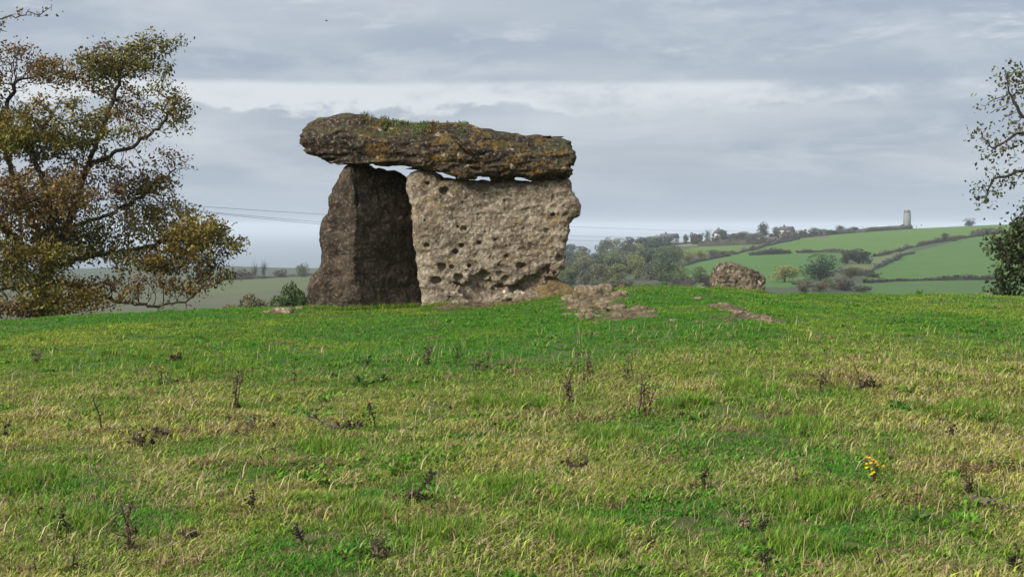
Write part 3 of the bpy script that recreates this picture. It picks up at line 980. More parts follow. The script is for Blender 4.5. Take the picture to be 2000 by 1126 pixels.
# ------------------------------------------------------------------ trees grown towards leaf clusters
def grow(guides, attr, step, infl, kill, seed, gravity=0.0, wig=0.25, iters=240):
    rg = np.random.default_rng(seed)
    nodes, par = [], []
    for g_ in guides:
        pts = np.asarray(g_, float)
        if nodes:
            nd = np.array(nodes); prev = int(np.argmin(((nd - pts[0]) ** 2).sum(1)))
        else:
            nodes.append(pts[0]); par.append(-1); prev = 0
        for a, b in zip(pts[:-1], pts[1:]):
            n = max(1, int(np.linalg.norm(b - a) / step))
            for k in range(1, n + 1):
                p = a + (b - a) * k / n + rg.normal(size=3) * step * 0.22
                nodes.append(p); par.append(prev); prev = len(nodes) - 1
    nodes = np.array(nodes); par = list(par)
    at_ = np.asarray(attr, float)
    d = ((at_[:, None] - nodes[None]) ** 2).sum(2)
    nn = d.argmin(1); nd = np.sqrt(d.min(1))
    alive = np.ones(len(at_), bool)
    for it in range(iters):
        m_ = alive & (nd < infl)
        if not m_.any():
            m_ = alive & (nd < infl * 2.5)
            if not m_.any():
                break
        src = nn[m_]
        dv = at_[m_] - nodes[src]; dv /= np.linalg.norm(dv, axis=1)[:, None] + 1e-9
        us, inv = np.unique(src, return_inverse=True)
        acc = np.zeros((len(us), 3)); np.add.at(acc, inv, dv)
        acc /= np.linalg.norm(acc, axis=1)[:, None] + 1e-9
        acc += rg.normal(size=acc.shape) * wig; acc[:, 2] -= gravity
        acc /= np.linalg.norm(acc, axis=1)[:, None] + 1e-9
        newp = nodes[us] + acc * step
        base = len(nodes)
        nodes = np.concatenate([nodes, newp]); par.extend(us.tolist())
        ia = np.nonzero(alive)[0]
        d = np.sqrt(((at_[ia][:, None] - newp[None]) ** 2).sum(2))
        k = d.argmin(1); dm = d[np.arange(len(ia)), k]
        better = dm < nd[ia]
        nd[ia[better]] = dm[better]; nn[ia[better]] = base + k[better]
        alive &= nd > kill
        if len(nodes) > 26000:
            break
    return nodes, np.array(par)


def tree_tubes(mb, nodes, par, tip, base_r, expo=2.05, sides=5):
    n = len(nodes)
    ch = [[] for _ in range(n)]
    for i, p in enumerate(par):
        if p >= 0: ch[p].append(i)
    r = np.zeros(n)
    for i in range(n - 1, -1, -1):
        r[i] = tip ** expo if not ch[i] else sum(r[c] for c in ch[i])
    r = r ** (1 / expo)
    sc_ = (base_r - tip) / max(r[0] - tip, 1e-6)
    r = tip + (r - tip) * sc_
    starts = [(0, -1)]
    while starts:
        s0, p0 = starts.pop()
        chain = [p0, s0] if p0 >= 0 else [s0]
        cur = s0
        while ch[cur]:
            cs = sorted(ch[cur], key=lambda c: -r[c])
            for c in cs[1:]: starts.append((c, cur))
            cur = cs[0]; chain.append(cur)
        if len(chain) < 2: continue
        pts = nodes[chain]; rad_ = r[chain].copy()
        if p0 >= 0: rad_[0] = min(rad_[0], rad_[1] * 1.15)
        mb.tube(pts, rad_, sides if rad_.max() > 0.04 else 4 if rad_.max() > 0.02 else 3)
    return r, ch


def lobes_points(lobes, Y, depth, rg):
    P_, tag_ = [], []
    for k, L in enumerate(lobes):
        px, py, rx, ry, n = L[:5]
        dz = L[5] if len(L) > 5 else 0.0
        m = max(3, n // 45)                                   # each cluster is several flat sprays
        sc_ = rg.normal(size=(m, 3)); sc_ /= np.linalg.norm(sc_, axis=1)[:, None]
        sc_ *= rg.random((m, 1)) ** 0.5 * 0.86
        u = sc_[rg.integers(0, m, n)] + rg.normal(size=(n, 3)) * np.array([0.26, 0.26, 0.13])
        c = at(px, py, Y + dz); s_ = (Y + dz) / F
        P_.append(c + u * np.array([rx * s_, depth * min(rx, ry) * s_, ry * s_])); tag_ += [k] * n
    return np.concatenate(P_), np.array(tag_)


OLIVE, OCHRE, RUST, GREEN = np.array((0.105, 0.112, 0.018)), np.array((0.185, 0.122, 0.024)), np.array((0.135, 0.075, 0.030)), np.array((0.055, 0.085, 0.016))


def leaf_tree(name, base, guides, lobes, Y, depth, base_r, seed, leafsize, nleaf, palette, label, step=0.13, infl=1.3, kill=0.24, spread=0.16, tip=0.007, gravity=0.05, cat='tree', group=None):
    rg = np.random.default_rng(seed)
    pts, tg = lobes_points(lobes, Y, depth, rg)
    nodes, par = grow(guides, pts, step, infl, kill, seed, gravity)
    mb = MB()
    r, ch = tree_tubes(mb, nodes, par, tip, base_r)
    root = link(name, None, loc=base, label=label, cat=cat, group=group)
    link('trunk', mb.mesh('trunk', M_BARK, True, base), root)
    # leaves hang on the thin twigs; how thick depends on the lobe
    thin = np.nonzero(r < tip * 3.2)[0]
    P_ = nodes[thin]
    cl = np.array([[at(L[0], L[1], Y + (L[5] if len(L) > 5 else 0))] for L in lobes])[:, 0]
    rad_ = np.array([[L[2] * Y / F, depth * min(L[2], L[3]) * Y / F, L[3] * Y / F] for L in lobes])
    dd = (((P_[:, None] - cl[None]) / rad_[None]) ** 2).sum(2)
    lob = dd.argmin(1)
    dens = np.array([L[6] if len(L) > 6 else 1.0 for L in lobes])[lob]
    pal = np.array([palette[L[7]] if len(L) > 7 else palette[0] for L in lobes])
    clump = 0.62 + 1.35 * fbm(P_ * np.array([1.3, 1.3, 2.0]), 2, seed + 5) + 0.8 * fbm(P_ * 3.4, 2, seed + 6)
    cnt = rg.poisson(np.clip(nleaf * dens * np.clip(clump * 1.6, 0.0, 1.7), 0, 60))
    ii = np.repeat(np.arange(len(P_)), cnt)
    cen = P_[ii] + rg.normal(size=(len(ii), 3)) * spread * np.array([1, 1, 0.75])
    t = np.clip(0.5 + 0.8 * fbm(cen * 0.9, 3, seed + 9), 0, 1)[:, None]
    cc = pal[lob[ii]]
    cc = cc[:, 0] * (1 - t) + cc[:, 1] * t
    cc = cc * rg.uniform(0.45, 1.25, (len(ii), 1)) * (1.2 if name == 'autumn_tree' else 1.0)
    lb = MB(); lb.leaves(cen, leafsize * rg.uniform(0.6, 1.25, len(ii)), None, rg, cc, 0.6)
    link('crown', lb.mesh('crown', M_LEAF, False, base), root)
    return root


TY = 36.0
T = lambda *pp: [at(a, b, TY + (c if c is not None else 0)) for a, b, c in pp]
tb = on(70, TY)
guides = [[tb, at(80, 560, TY), at(100, 500, TY), at(140, 425, TY), at(160, 350, TY), at(190, 280, TY - .2), at(215, 210, TY - .3), at(240, 135, TY - .2)],
          T((100, 500, 0), (60, 420, .3), (20, 330, .5), (0, 240, .6), (30, 160, .7)),
          T((90, 530, 0), (170, 500, -.5), (250, 490, -.8), (330, 470, -1.0), (410, 455, -1.1)),
          T((85, 545, 0), (150, 560, -.7), (230, 588, -1.2), (300, 598, -1.4), (360, 590, -1.5), (398, 560, -1.5)),
          T((80, 560, 0), (20, 560, -.9), (-60, 590, -1.2)),
          T((130, 445, 0), (210, 420, .6), (280, 380, .8), (340, 330, 1.0)),
          T((175, 320, 0), (250, 290, -.5), (310, 250, -.6), (350, 200, -.6)),
          T((70, 500, 0), (-40, 400, -.4), (-140, 250, -.4), (-150, 90, -.6), (-60, 45, -1.4), (40, 32, -1.6), (100, 18, -1.6)),
          T((110, 480, 0), (90, 380, -1.3), (60, 290, -1.6), (100, 220, -1.6))]
PAL = [(OCHRE * 0.85, OLIVE), (RUST, OCHRE * 0.8), (OLIVE, OCHRE), (RUST * 0.95, OCHRE * 0.9), (GREEN, OLIVE)]
lobes = [(255, 115, 85, 58, 300, -.2, .95, 0), (205, 100, 50, 40, 110, 0, .8, 1), (330, 205, 50, 85, 260, -.5, .62, 0), (260, 230, 60, 70, 240, -.3, .55, 1), (340, 320, 42, 55, 220, .8, .35, 1),
         (265, 340, 70, 60, 260, .4, .6, 1), (300, 410, 90, 50, 340, -.2, .9, 2), (395, 465, 72, 55, 380, -1.0, 1.5, 2), (330, 510, 100, 42, 380, -1.0, 1.4, 2), (250, 560, 120, 38, 330, -1.2, .9, 1),
         (360, 555, 60, 34, 160, -1.4, .9, 1), (310, 596, 70, 14, 90, -1.4, .06, 1),
         (70, 255, 115, 72, 420, -1.2, 1.5, 2), (150, 215, 60, 40, 140, -1.0, .9, 2), (80, 400, 120, 90, 560, -1.5, .75, 3), (50, 510, 120, 70, 500, -1.5, .8, 0), (90, 585, 150, 36, 520, -1.8, 1.0, 0), (40, 600, 100, 22, 300, -2.0, .8, 1), (180, 605, 60, 14, 90, -1.8, .25, 0), (150, 470, 80, 60, 280, -.6, .7, 2),
         (70, 135, 80, 45, 340, .7, .7, 3), (140, 140, 60, 50, 240, .5, .65, 1), (20, 130, 60, 60, 220, .4, .7, 3), (0, 60, 20, 50, 60, -.6, .2, 3), (70, 22, 45, 12, 70, -1.6, .12, 3),
         (-120, 160, 110, 130, 420, -.6, .9, 0), (-130, 380, 130, 140, 420, -.8, .8, 3), (-120, 560, 120, 60, 260, -.8, 1.0, 1), (-60, 250, 70, 90, 200, .8, .9, 2)]
lobes = [(L[0] - (8 if L[0] > 300 else 0), L[1], L[2], L[3], int(L[4] * 2.1)) + tuple(L[5:]) for L in lobes]
leaf_tree('autumn_tree', tb, guides, lobes, TY, 1.1, 0.21, 11, 0.088, 13.0, PAL, 'big spreading autumn tree with olive and rust leaves, drooping to the grass', kill=0.17, step=0.11, spread=0.115)

RY = 31.0
T = lambda *pp: [at(a, b, RY + c) for a, b, c in pp]
rb = on(2240, RY)
guides = [[rb, at(2235, 480, RY), at(2225, 380, RY), at(2190, 300, RY), at(2160, 200, RY), at(2150, 100, RY)],
          T((2200, 320, 0), (2110, 270, -.3), (2040, 258, -.5), (1985, 262, -.5), (1950, 285, -.5), (1925, 310, -.5)),
          T((2220, 370, 0), (2100, 320, .3), (2020, 318, .3), (1975, 340, .3), (1940, 350, .3), (1925, 390, .3)),
          T((2040, 258, -.5), (1990, 220, -.5), (1972, 180, -.5), (1965, 145, -.5))]
RPAL = [(np.array((0.070, 0.085, 0.028)), np.array((0.125, 0.105, 0.045))), (GREEN, OLIVE)]
lobes = [(1975, 175, 22, 40, 80, -.5, .55, 0), (1945, 215, 32, 40, 110, -.5, .5, 0), (1935, 290, 36, 45, 150, -.5, .6, 0), (1955, 350, 40, 35, 130, .3, .55, 0), (1925, 385, 24, 25, 70, .3, .75, 0), (1985, 260, 35, 60, 120, -.3, .5, 0),
         (2060, 200, 80, 90, 240, 0, .6, 0), (2160, 120, 110, 90, 260, 0, .6, 0), (2260, 200, 110, 110, 260, 0, .6, 0), (2100, 330, 70, 50, 140, 0, .6, 0), (2280, 330, 90, 80, 160, 0, .6, 0)]
leaf_tree('sparse_tree', rb, guides, lobes, RY, 1.0, 0.14, 23, 0.10, 7.5, RPAL, 'thinly leaved branches of a tree reaching in above the dark ivy bush', step=0.11, kill=0.2, infl=1.1, tip=0.006, gravity=0.1)

by_ = 30.0
bb = on(2010, by_)
T = lambda *pp: [at(a, b, by_ + c) for a, b, c in pp]
guides = [[bb, at(2010, 540, by_), at(2005, 480, by_)], T((2010, 560, 0), (1970, 520, -.3), (1955, 470, -.4)), T((2010, 560, 0), (2060, 500, 0), (2080, 430, .2))]
lobes = [(1978, 455, 38, 32, 160, 0, 1.2, 0), (1960, 510, 28, 45, 170, -.2, 1.2, 0), (1985, 545, 35, 38, 160, -.2, 1.2, 0), (2030, 430, 45, 60, 220, 0, 1.1, 0), (2060, 520, 70, 60, 260, 0, 1.2, 0), (2000, 500, 40, 50, 200, .2, 1.3, 0), (1990, 405, 14, 18, 30, 0, .8, 0), (1975, 568, 34, 20, 120, -.2, 1.3, 0), (2040, 572, 50, 22, 120, -.1, 1.3, 0)]
leaf_tree('ivy_bush', bb, guides, lobes, by_, 1.0, 0.12, 29, 0.10, 19, [(np.array((0.026, 0.044, 0.012)), np.array((0.060, 0.075, 0.022)))], 'dense dark green ivy covered bush on the crest under the sparse branches', step=0.1, kill=0.17, infl=0.9, spread=0.13, cat='bush')

# ------------------------------------------------------------------ distant trees: a few shapes, copied
def far_proto(seed, w_, h_, nl, quad=0.42, bare=False, low=0.15):
    rg = np.random.default_rng(seed)
    cr = MB(); tr = MB()
    nb = 16
    for k in range(nb):
        a = rg.uniform(0, 2 * math.pi); u = rg.random() ** 0.6
        zz = rg.uniform(low + 0.18, 0.86)
        rmax = math.sqrt(max(0.05, 1 - ((zz - 0.52) / 0.5) ** 2))
        c = np.array([math.cos(a) * u * rmax * w_ / 2 * 0.72, math.sin(a) * u * rmax * w_ / 2 * 0.72, zz * h_])
        rb_ = rg.uniform(0.16, 0.27) * min(w_, h_)
        n = nl // nb
        d = rg.normal(size=(n, 3)); d /= np.linalg.norm(d, axis=1)[:, None]
        p = c + d * rb_ * (0.75 + 0.3 * rg.random((n, 1))) * np.array([1.15, 1.15, 0.85])
        tone = rg.uniform(0.75, 1.25)
        p = p[p[:, 2] > 0.05 * h_]
        d = p - c
        if not bare:
            cr.leaves(p, quad * rg.uniform(0.6, 1.3, len(p)), None, rg, np.array((1, 1, 1)) * tone * rg.uniform(0.8, 1.2, (len(p), 1)), 0.8)
        b0 = np.array([0, 0, h_ * rg.uniform(0.15, 0.45)])
        mid = (b0 + c) / 2 + rg.normal(size=3) * 0.3
        tr.tube([b0, mid, c, c + (c - mid) * 0.4], [0.13, 0.09, 0.05, 0.02], 4)
        if bare:
            for q_ in range(7):
                e = c + rg.normal(size=3) * rb_ * np.array([.7, .7, 1.1])
                tr.tube([mid, (mid + e) / 2 + rg.normal(size=3) * .15, e], [0.07, 0.05, 0.02], 3)
    tr.tube([(0, 0, -0.5), (0.05, 0, h_ * 0.2), (0.1, 0.05, h_ * 0.45), (0, 0, h_ * 0.75)], [0.32, 0.25, 0.17, 0.06], 6)
    if bare:
        n = nl // 6
        p = np.array([0, 0, h_ * .55]) + rg.normal(size=(n, 3)) * np.array([w_ * .2, w_ * .2, h_ * .2])
        cr.leaves(p, quad * 0.5, None, rg, np.array((1, .9, .8)))
    return tr.mesh('trunk', M_FBARK, True), cr.mesh('crown', M_FAR)


PROTO = [far_proto(200 + k, 9.0, 8.6, 2600, low=-0.02) for k in range(5)]
WOODP = [far_proto(240 + k, 9.0, 8.6, 2600, 0.5, low=-0.15) for k in range(5)]
NEARP = [far_proto(330 + k, 7.0, 4.5, 12000, 0.20, low=0.25) for k in range(2)]
BARE = [far_proto(300, 8.0, 9.0, 900, bare=True), far_proto(301, 8.0, 9.5, 900, bare=True)]
BUSHP = [far_proto(310 + k, 7.0, 4.5, 1300, low=-0.05) for k in range(3)]
fr = random.Random(12)


def far_tree(pos, w_, h_, col, label, proto=None, group=None, name='distant_tree', cat='tree', fam=None):
    fam = fam or PROTO
    k = fr.randrange(len(fam)) if proto is None else proto
    dims = (9.0, 8.6) if fam in (PROTO, WOODP) else (8.0, 9.0) if fam is BARE else (7.0, 4.5)
    t_, c_ = fam[k]
    root = link(name, None, loc=pos, label=label, cat=cat, group=group)
    root.scale = (w_ / dims[0], w_ / dims[0], h_ / dims[1])
    root.rotation_euler = (0, 0, fr.uniform(0, 6.28))
    link('trunk', t_, root)
    o = link('crown', c_, root)
    o.color = (col[0], col[1], col[2], 1)
    return root


DKG, MIDG, YELG, BRN, GREYG = (0.036, 0.050, 0.024), (0.110, 0.135, 0.045), (0.200, 0.205, 0.060), (0.090, 0.066, 0.042), (0.105, 0.115, 0.062)


def px_tree(px, py_base, py_top, wpx, col, label, Y=None, **kw):
    """tree whose foot is on the terrain under photo point (px, py_base)"""
    p = on(px, Y) if Y else far(px, py_base)
    s_ = p[1] / F
    top = at(px, py_top, p[1])[2]
    return far_tree(p, wpx * s_, max(1.5, (top - p[2]) * 1.04), col, label, **kw)


px_tree(1603, 566, 499, 76, (0.030, 0.050, 0.024), 'largest dark green round tree in the valley right of the boulder', Y=380)
px_tree(1533, 568, 519, 74, YELG, 'yellow green broad tree just right of the boulder', Y=360)
px_tree(1662, 556, 520, 54, (0.085, 0.08, 0.035), 'olive brown tree between the dark round tree and the lower hedge', Y=400)
px_tree(1706, 553, 529, 40, (0.055, 0.060, 0.030), 'small bush at the near end of the lowest field hedge', Y=410, fam=BUSHP, name='distant_bush', cat='bush')
px_tree(1640, 575, 556, 72, (0.075, 0.095, 0.045), 'low green scrub showing over the crest below the dark round tree', Y=330, fam=BUSHP, name='distant_bush', cat='bush')
px_tree(1677, 515, 486, 62, (0.042, 0.042, 0.028), 'dark brown thicket in the middle of the sloping fields', fam=BUSHP, name='distant_bush', cat='bush')
px_tree(1655, 515, 490, 34, (0.055, 0.055, 0.03), 'paler thicket at the end of the dark field hedge', fam=BUSHP, name='distant_bush', cat='bush')
px_tree(1846, 472, 456, 17, (0.03, 0.036, 0.022), 'dark small tree standing in the diagonal hedge of the right hand hill', proto=2)
px_tree(1862, 471, 461, 20, BRN, 'brown bush right of the small dark tree in the diagonal hedge', fam=BUSHP, name='distant_bush', cat='bush')
for k, (a, b, c, d) in enumerate([(1905, 460, 447, 26), (1928, 457, 445, 30), (1948, 455, 446, 24)]):
    px_tree(a, b, c, d, BRN, ['first brown scrub bush along the top hedge, farthest from the ivy bush', 'middle brown scrub bush along the top hedge', 'brown scrub bush of the top hedge nearest the ivy bush'][k], fam=BUSHP, name='distant_bush', cat='bush')
px_tree(1490, 470, 435, 28, DKG, 'tallest dark tree on the skyline ridge', Y=880, proto=1)
px_tree(1516, 468, 444, 18, MIDG, 'middling tree right of the tallest skyline tree', Y=880)
px_tree(1448, 472, 452, 36, BRN, 'wide brown tree on the ridge left of the tallest skyline tree', Y=880)
px_tree(1470, 471, 455, 30, GREYG, 'grey green tree tucked below the tallest skyline tree', Y=870)
px_tree(1413, 474, 450, 26, DKG, 'dark flat topped tree on the ridge beside the bare one', Y=880)
px_tree(1381, 476, 449, 24, (0.05, 0.045, 0.03), 'sparse bare tree on the ridge right of the slate roofed house', Y=880, fam=BARE)
px_tree(1353, 476, 457, 14, DKG, 'small dark round tree right next to the slate roofed house', Y=880)
px_tree(1640, 458, 440, 22, DKG, 'dark round tree midway along the ridge hedge', Y=890)
px_tree(1668, 457, 443, 24, BRN, 'brown round tree beside the dark one midway along the ridge hedge', Y=890)
px_tree(1592, 461, 444, 24, BRN, 'brown low tree on the ridge left of the dark round one', Y=890)
px_tree(1545, 465, 447, 18, GREYG, 'grey tree near the white post on the ridge', Y=890)
px_tree(1566, 463, 449, 20, BRN, 'brown shrubby tree just right of the white post on the ridge', Y=890)
px_tree(1760, 449, 438, 18, DKG, 'dark bush at the foot of the tower', Y=1000, fam=BUSHP, name='distant_bush', cat='bush')
px_tree(1892, 442, 427, 26, (0.035, 0.042, 0.035), 'lone domed tree on the hilltop right of the tower', Y=930)
for k in range(30):
    xb = 1340 + k * 11 + fr.uniform(-4, 4)
    px_tree(xb, 470, 462 - (xb - 1340) * 0.035 - fr.uniform(0, 7), fr.uniform(14, 30), [BRN, DKG, BRN, GREYG][fr.randrange(4)], '%s low bush from the slate roofed house in the dark strip along the ridge' % ORD[k], Y=fr.uniform(820, 900), fam=BUSHP, name='distant_bush', cat='bush', group='bushes along the ridge')
# left hand side
px_tree(590, 542, 515, 30, (0.09, 0.105, 0.04), 'round green tree on the field edge left of the brown upright', Y=560)
px_tree(498, 548, 511, 26, BRN, 'bare grey tree on the field edge, the one nearer the autumn tree', Y=560, fam=BARE, proto=0)
px_tree(515, 547, 512, 22, BRN, 'bare grey tree on the field edge, the one nearer the dolmen', Y=560, fam=BARE, proto=1)
px_tree(548, 545, 527, 34, BRN, 'low brown bush between the bare trees and the round green tree', Y=570, fam=BUSHP, name='distant_bush', cat='bush')
px_tree(470, 548, 526, 60, BRN, 'wide brown thicket left of the bare trees on the field edge', Y=590, fam=BUSHP, name='distant_bush', cat='bush')
px_tree(572, 612, 560, 110, (0.070, 0.100, 0.030), 'leafy green bush rising behind the crest left of the brown upright', Y=62, fam=NEARP, name='near_bush', cat='bush')
px_tree(478, 622, 582, 120, (0.135, 0.125, 0.06), 'brown withered scrub left of the leafy green bush', Y=66, fam=NEARP, name='near_bush', cat='bush')
px_tree(640, 612, 562, 110, (0.055, 0.080, 0.028), 'dark bush half hidden behind the brown upright', Y=64, fam=NEARP, name='near_bush', cat='bush')

for k, xb in enumerate(sorted(fr.choice([fr.uniform(1085, 1310), fr.uniform(1312, 1400), fr.uniform(1488, 1690)]) for _ in range(30))):
    px_tree(xb, 575, fr.uniform(548, 560) if xb < 1310 else fr.uniform(538, 562) if xb < 1400 else fr.uniform(546, 566), fr.uniform(34, 62), [(0.09, 0.085, 0.05), (0.12, 0.105, 0.06), (0.10, 0.12, 0.05), (0.08, 0.065, 0.05)][fr.randrange(4)],
            '%s scrubby bush, counted away from the wood, in the valley just over the crest' % ORD[k], Y=fr.uniform(300, 370), fam=BUSHP, name='distant_bush', cat='bush', group='scrub in the valley bottom')
# the wood: crowns below crowns, all alike in the haze
cols = [(0.110, 0.140, 0.045), (0.165, 0.180, 0.058), (0.075, 0.098, 0.045), (0.095, 0.095, 0.055), (0.055, 0.075, 0.045), (0.13, 0.125, 0.06), (0.042, 0.056, 0.038)]
rowdef = [(1085, 1305, 508, 780, 38), (1080, 1320, 520, 680, 40), (1075, 1318, 530, 600, 42), (1075, 1312, 545, 520, 44), (1075, 1310, 557, 450, 46), (1080, 1320, 568, 390, 48), (1300, 1400, 572, 360, 44)]
for x0, x1, pyb, Yr, wp in rowdef:
    x = x0; kk = 0; row = {390: 'nearest', 450: 'second', 520: 'third', 600: 'fourth', 680: 'fifth', 780: 'farthest', 360: 'boulder-side'}[Yr]
    while x < x1:
        Yk = Yr * fr.uniform(0.94, 1.06)
        p = on(x, Yk); s_ = Yk / F
        ht = fr.uniform(4.6, 6.6)
        if 1300 < x and Yr < 400: ht *= 0.75
        far_tree(p, wp * fr.uniform(0.85, 1.25) * s_, ht, cols[fr.randrange(len(cols))], '%s round crown from the pitted slab in the %s row of the hazy wood' % (ORD[kk], row), fam=WOODP, group='trees of the hazy wood')
        x += wp * fr.uniform(0.55, 0.85); kk += 1
for kk, (x, pt, wpx, col) in enumerate(sorted([(1172, 466, 20, GREYG), (1185, 463, 24, GREYG), (1205, 464, 26, (0.15, 0.15, 0.07)), (1232, 462, 30, BRN), (1252, 460, 28, DKG), (1275, 456, 26, GREYG), (1285, 464, 24, DKG), (1112, 474, 34, DKG), (1140, 480, 30, BRN)])):
    px_tree(x, 490, pt + 3, wpx * 1.2, col, '%s tall tree from the pitted slab along the upper edge of the hazy wood' % ORD[kk], Y=800, fam=WOODP, group='trees on the upper edge of the wood')
for kk, (x, py, pt, wpx, col) in enumerate(sorted([(1322, 518, 487, 34, MIDG), (1345, 512, 488, 30, YELG), (1368, 508, 487, 34, YELG), (1392, 504, 488, 30, GREYG), (1412, 500, 490, 28, BRN), (1432, 497, 489, 24, BRN), (1308, 522, 488, 30, DKG)])):
    px_tree(x, py, pt, wpx, col, '%s tree from the wood in the row above the green field behind the boulder' % ORD[kk], group='trees along the upper field edge')


# ------------------------------------------------------------------ hedges
def hedge(pxs, hpx, label, col=(0.056, 0.050, 0.034), Y=None, seed=0):
    rg = np.random.default_rng(seed + 500)
    pts = []
    for (a0, b0), (a1, b1) in zip(pxs[:-1], pxs[1:]):
        n = max(2, int(abs(a1 - a0) / 4))
        for k in range(n):
            t = k / n
            a, b = a0 + (a1 - a0) * t, b0 + (b1 - b0) * t
            pts.append(on(a, Y) if Y else far(a, b))
    pts = np.array(pts)
    if not Y:
        pts[:, 1] = np.convolve(np.pad(pts[:, 1], 3, 'edge'), np.ones(7) / 7, 'valid')
        pts[:, 0] = [at(a, 500, y)[0] for a, y in zip(CX + F * pts[:, 0] / pts[:, 1], pts[:, 1])]
        pts[:, 2] = gz(pts[:, 0], pts[:, 1])
    base = pts[len(pts) // 2].copy()
    mb = MB()
    hgt = hpx * 1.05 * pts[:, 1] / F
    var = np.clip(1 + 1.2 * fbm(pts * 0.10 + seed, 4, seed), 0.3, 2.3)
    hh = hgt * var
    # core
    prof = [(-0.8, -0.3), (-0.8, 0.45), (-0.4, 0.85), (0.4, 0.85), (0.8, 0.45), (0.8, -0.3)]
    tan = np.gradient(pts, axis=0); tan[:, 2] = 0; tan /= np.linalg.norm(tan, axis=1)[:, None] + 1e-9
    sd_ = np.stack([-tan[:, 1], tan[:, 0], 0 * tan[:, 0]], 1)
    wd = np.maximum(hh * 0.5, 0.6)
    ring = np.stack([pts + sd_ * (a * wd)[:, None] + np.array([0, 0, 1]) * (b * hh)[:, None] for a, b in prof], 1)
    n, k = len(pts), len(prof)
    i = np.arange(n - 1)[:, None] * k; j = np.arange(k - 1)[None]
    mb.add(ring.reshape(-1, 3), np.stack([i + j, i + j + 1, i + k + j + 1, i + k + j], -1).reshape(-1, 4), None, (0.8, 0.8, 0.8))
    m_ = 14
    ii = np.repeat(np.arange(n), m_)
    sp = np.linalg.norm(np.gradient(pts, axis=0), axis=1)[ii, None]
    c = pts[ii] + tan[ii] * sp * rg.uniform(-.6, .6, (n * m_, 1)) + sd_[ii] * (rg.uniform(-1, 1, n * m_) * wd[ii])[:, None]
    c[:, 2] += rg.uniform(0.1, 1.08, n * m_) * hh[ii]
    mb.leaves(c, np.maximum(0.5, hh[ii] * 0.3) * rg.uniform(.7, 1.4, n * m_), None, rg, rg.uniform(0.7, 1.5, (n * m_, 1)) * np.ones((1, 3)), 0.8)
    root = link('hedge', None, loc=base, label=label, cat='hedge')
    o = link('foliage', mb.mesh('foliage', M_FAR, False, base), root)
    o.color = (*col, 1)
    return root


hedge([(1365, 478), (1430, 474), (1500, 470), (1560, 465), (1620, 459), (1700, 452), (1760, 448), (1850, 442), (1960, 436)], 5, 'long dark hedge running along the ridge of the right hand hill', seed=1)
hedge([(1365, 481), (1430, 479), (1500, 476)], 9, 'thick dark hedge above the small upper field, below the ridge trees', seed=2)
hedge([(1500, 478), (1530, 471), (1560, 467)], 10, 'brown scrubby hedge climbing from the small upper field to the ridge', (0.075, 0.06, 0.04), seed=3)
hedge([(1440, 496), (1475, 487), (1500, 479), (1545, 470)], 6, 'brown diagonal hedge along the top of the small upper field', (0.07, 0.055, 0.04), seed=4)
hedge([(1464, 499), (1500, 497), (1547, 495)], 8, 'short dark hedge island in the field above the boulder', seed=5)
hedge([(1557, 494), (1600, 493), (1660, 494)], 7, 'straight dark hedge leading to the brown thicket', seed=6)
hedge([(1712, 502), (1750, 492), (1790, 481), (1840, 472), (1900, 463), (1960, 455)], 6, 'long diagonal hedge rising across the hill towards the ivy bush', seed=7)
hedge([(1680, 541), (1720, 520), (1757, 503), (1778, 492)], 6, 'steeper diagonal hedge that splits off below the long one', (0.055, 0.048, 0.03), seed=8)
hedge([(1690, 553), (1750, 549), (1840, 547), (1960, 546)], 7, 'lowest dark hedge crossing level above the valley bottom field', seed=9)
hedge([(1303, 530), (1350, 514), (1428, 499)], 5, 'dark hedge under the row of trees behind the boulder', seed=10)
hedge([(430, 548), (520, 543), (640, 537)], 5, 'dark hedge on the far field edge left of the dolmen', seed=11)
hedge([(1270, 484), (1330, 477), (1365, 474)], 3, 'low hedge below the slate roofed house', (0.06, 0.06, 0.035), seed=12)

# ------------------------------------------------------------------ buildings
def box_mesh(name, mat, *bx):
    mb = MB()
    for b in bx: mb.box(*b)
    return mb.mesh(name, mat)


def gable(name, mat, w_, d_, z0, z1, ov=0.3):
    mb = MB()
    a, b = w_ / 2 + ov, d_ / 2 + ov
    v_ = [(-a, -b, z0), (a, -b, z0), (a, b, z0), (-a, b, z0), (-a, 0, z1), (a, 0, z1)]
    mb.add(v_, [(0, 1, 5, 4), (2, 3, 4, 5), (0, 3, 2, 1)], [(0, 4, 3), (1, 2, 5)])
    return mb.mesh(name, mat)


def house(pos, w_, d_, hw, hr, label, wall=M_WALLW, roof=M_ROOF, nwin=3, rot=0.15, name='house', chim=True):
    root = link(name, None, loc=pos, label=label, cat='house' if name == 'house' else 'barn')
    root.rotation_euler = (0, 0, rot)
    link('wall', box_mesh('wall', wall, (-w_ / 2, w_ / 2, -d_ / 2, d_ / 2, -1, hw)), root)
    rf = link('roof', gable('roof', roof, w_, d_, hw, hw + hr), root)
    if chim:
        link('chimney', box_mesh('chimney', roof, (-w_ * .25, -w_ * .25 + .9, -.45, .45, hw + hr * .6, hw + hr + 1.0)), rf)
    wm = box_mesh('window', M_GLASSD, (-.55, .55, -.05, .05, -.6, .6))
    for k in range(nwin):
        link('window', wm, root, loc=(-w_ / 2 + (k + .5) * w_ / nwin, -d_ / 2 - .03, hw * .55))
    return root


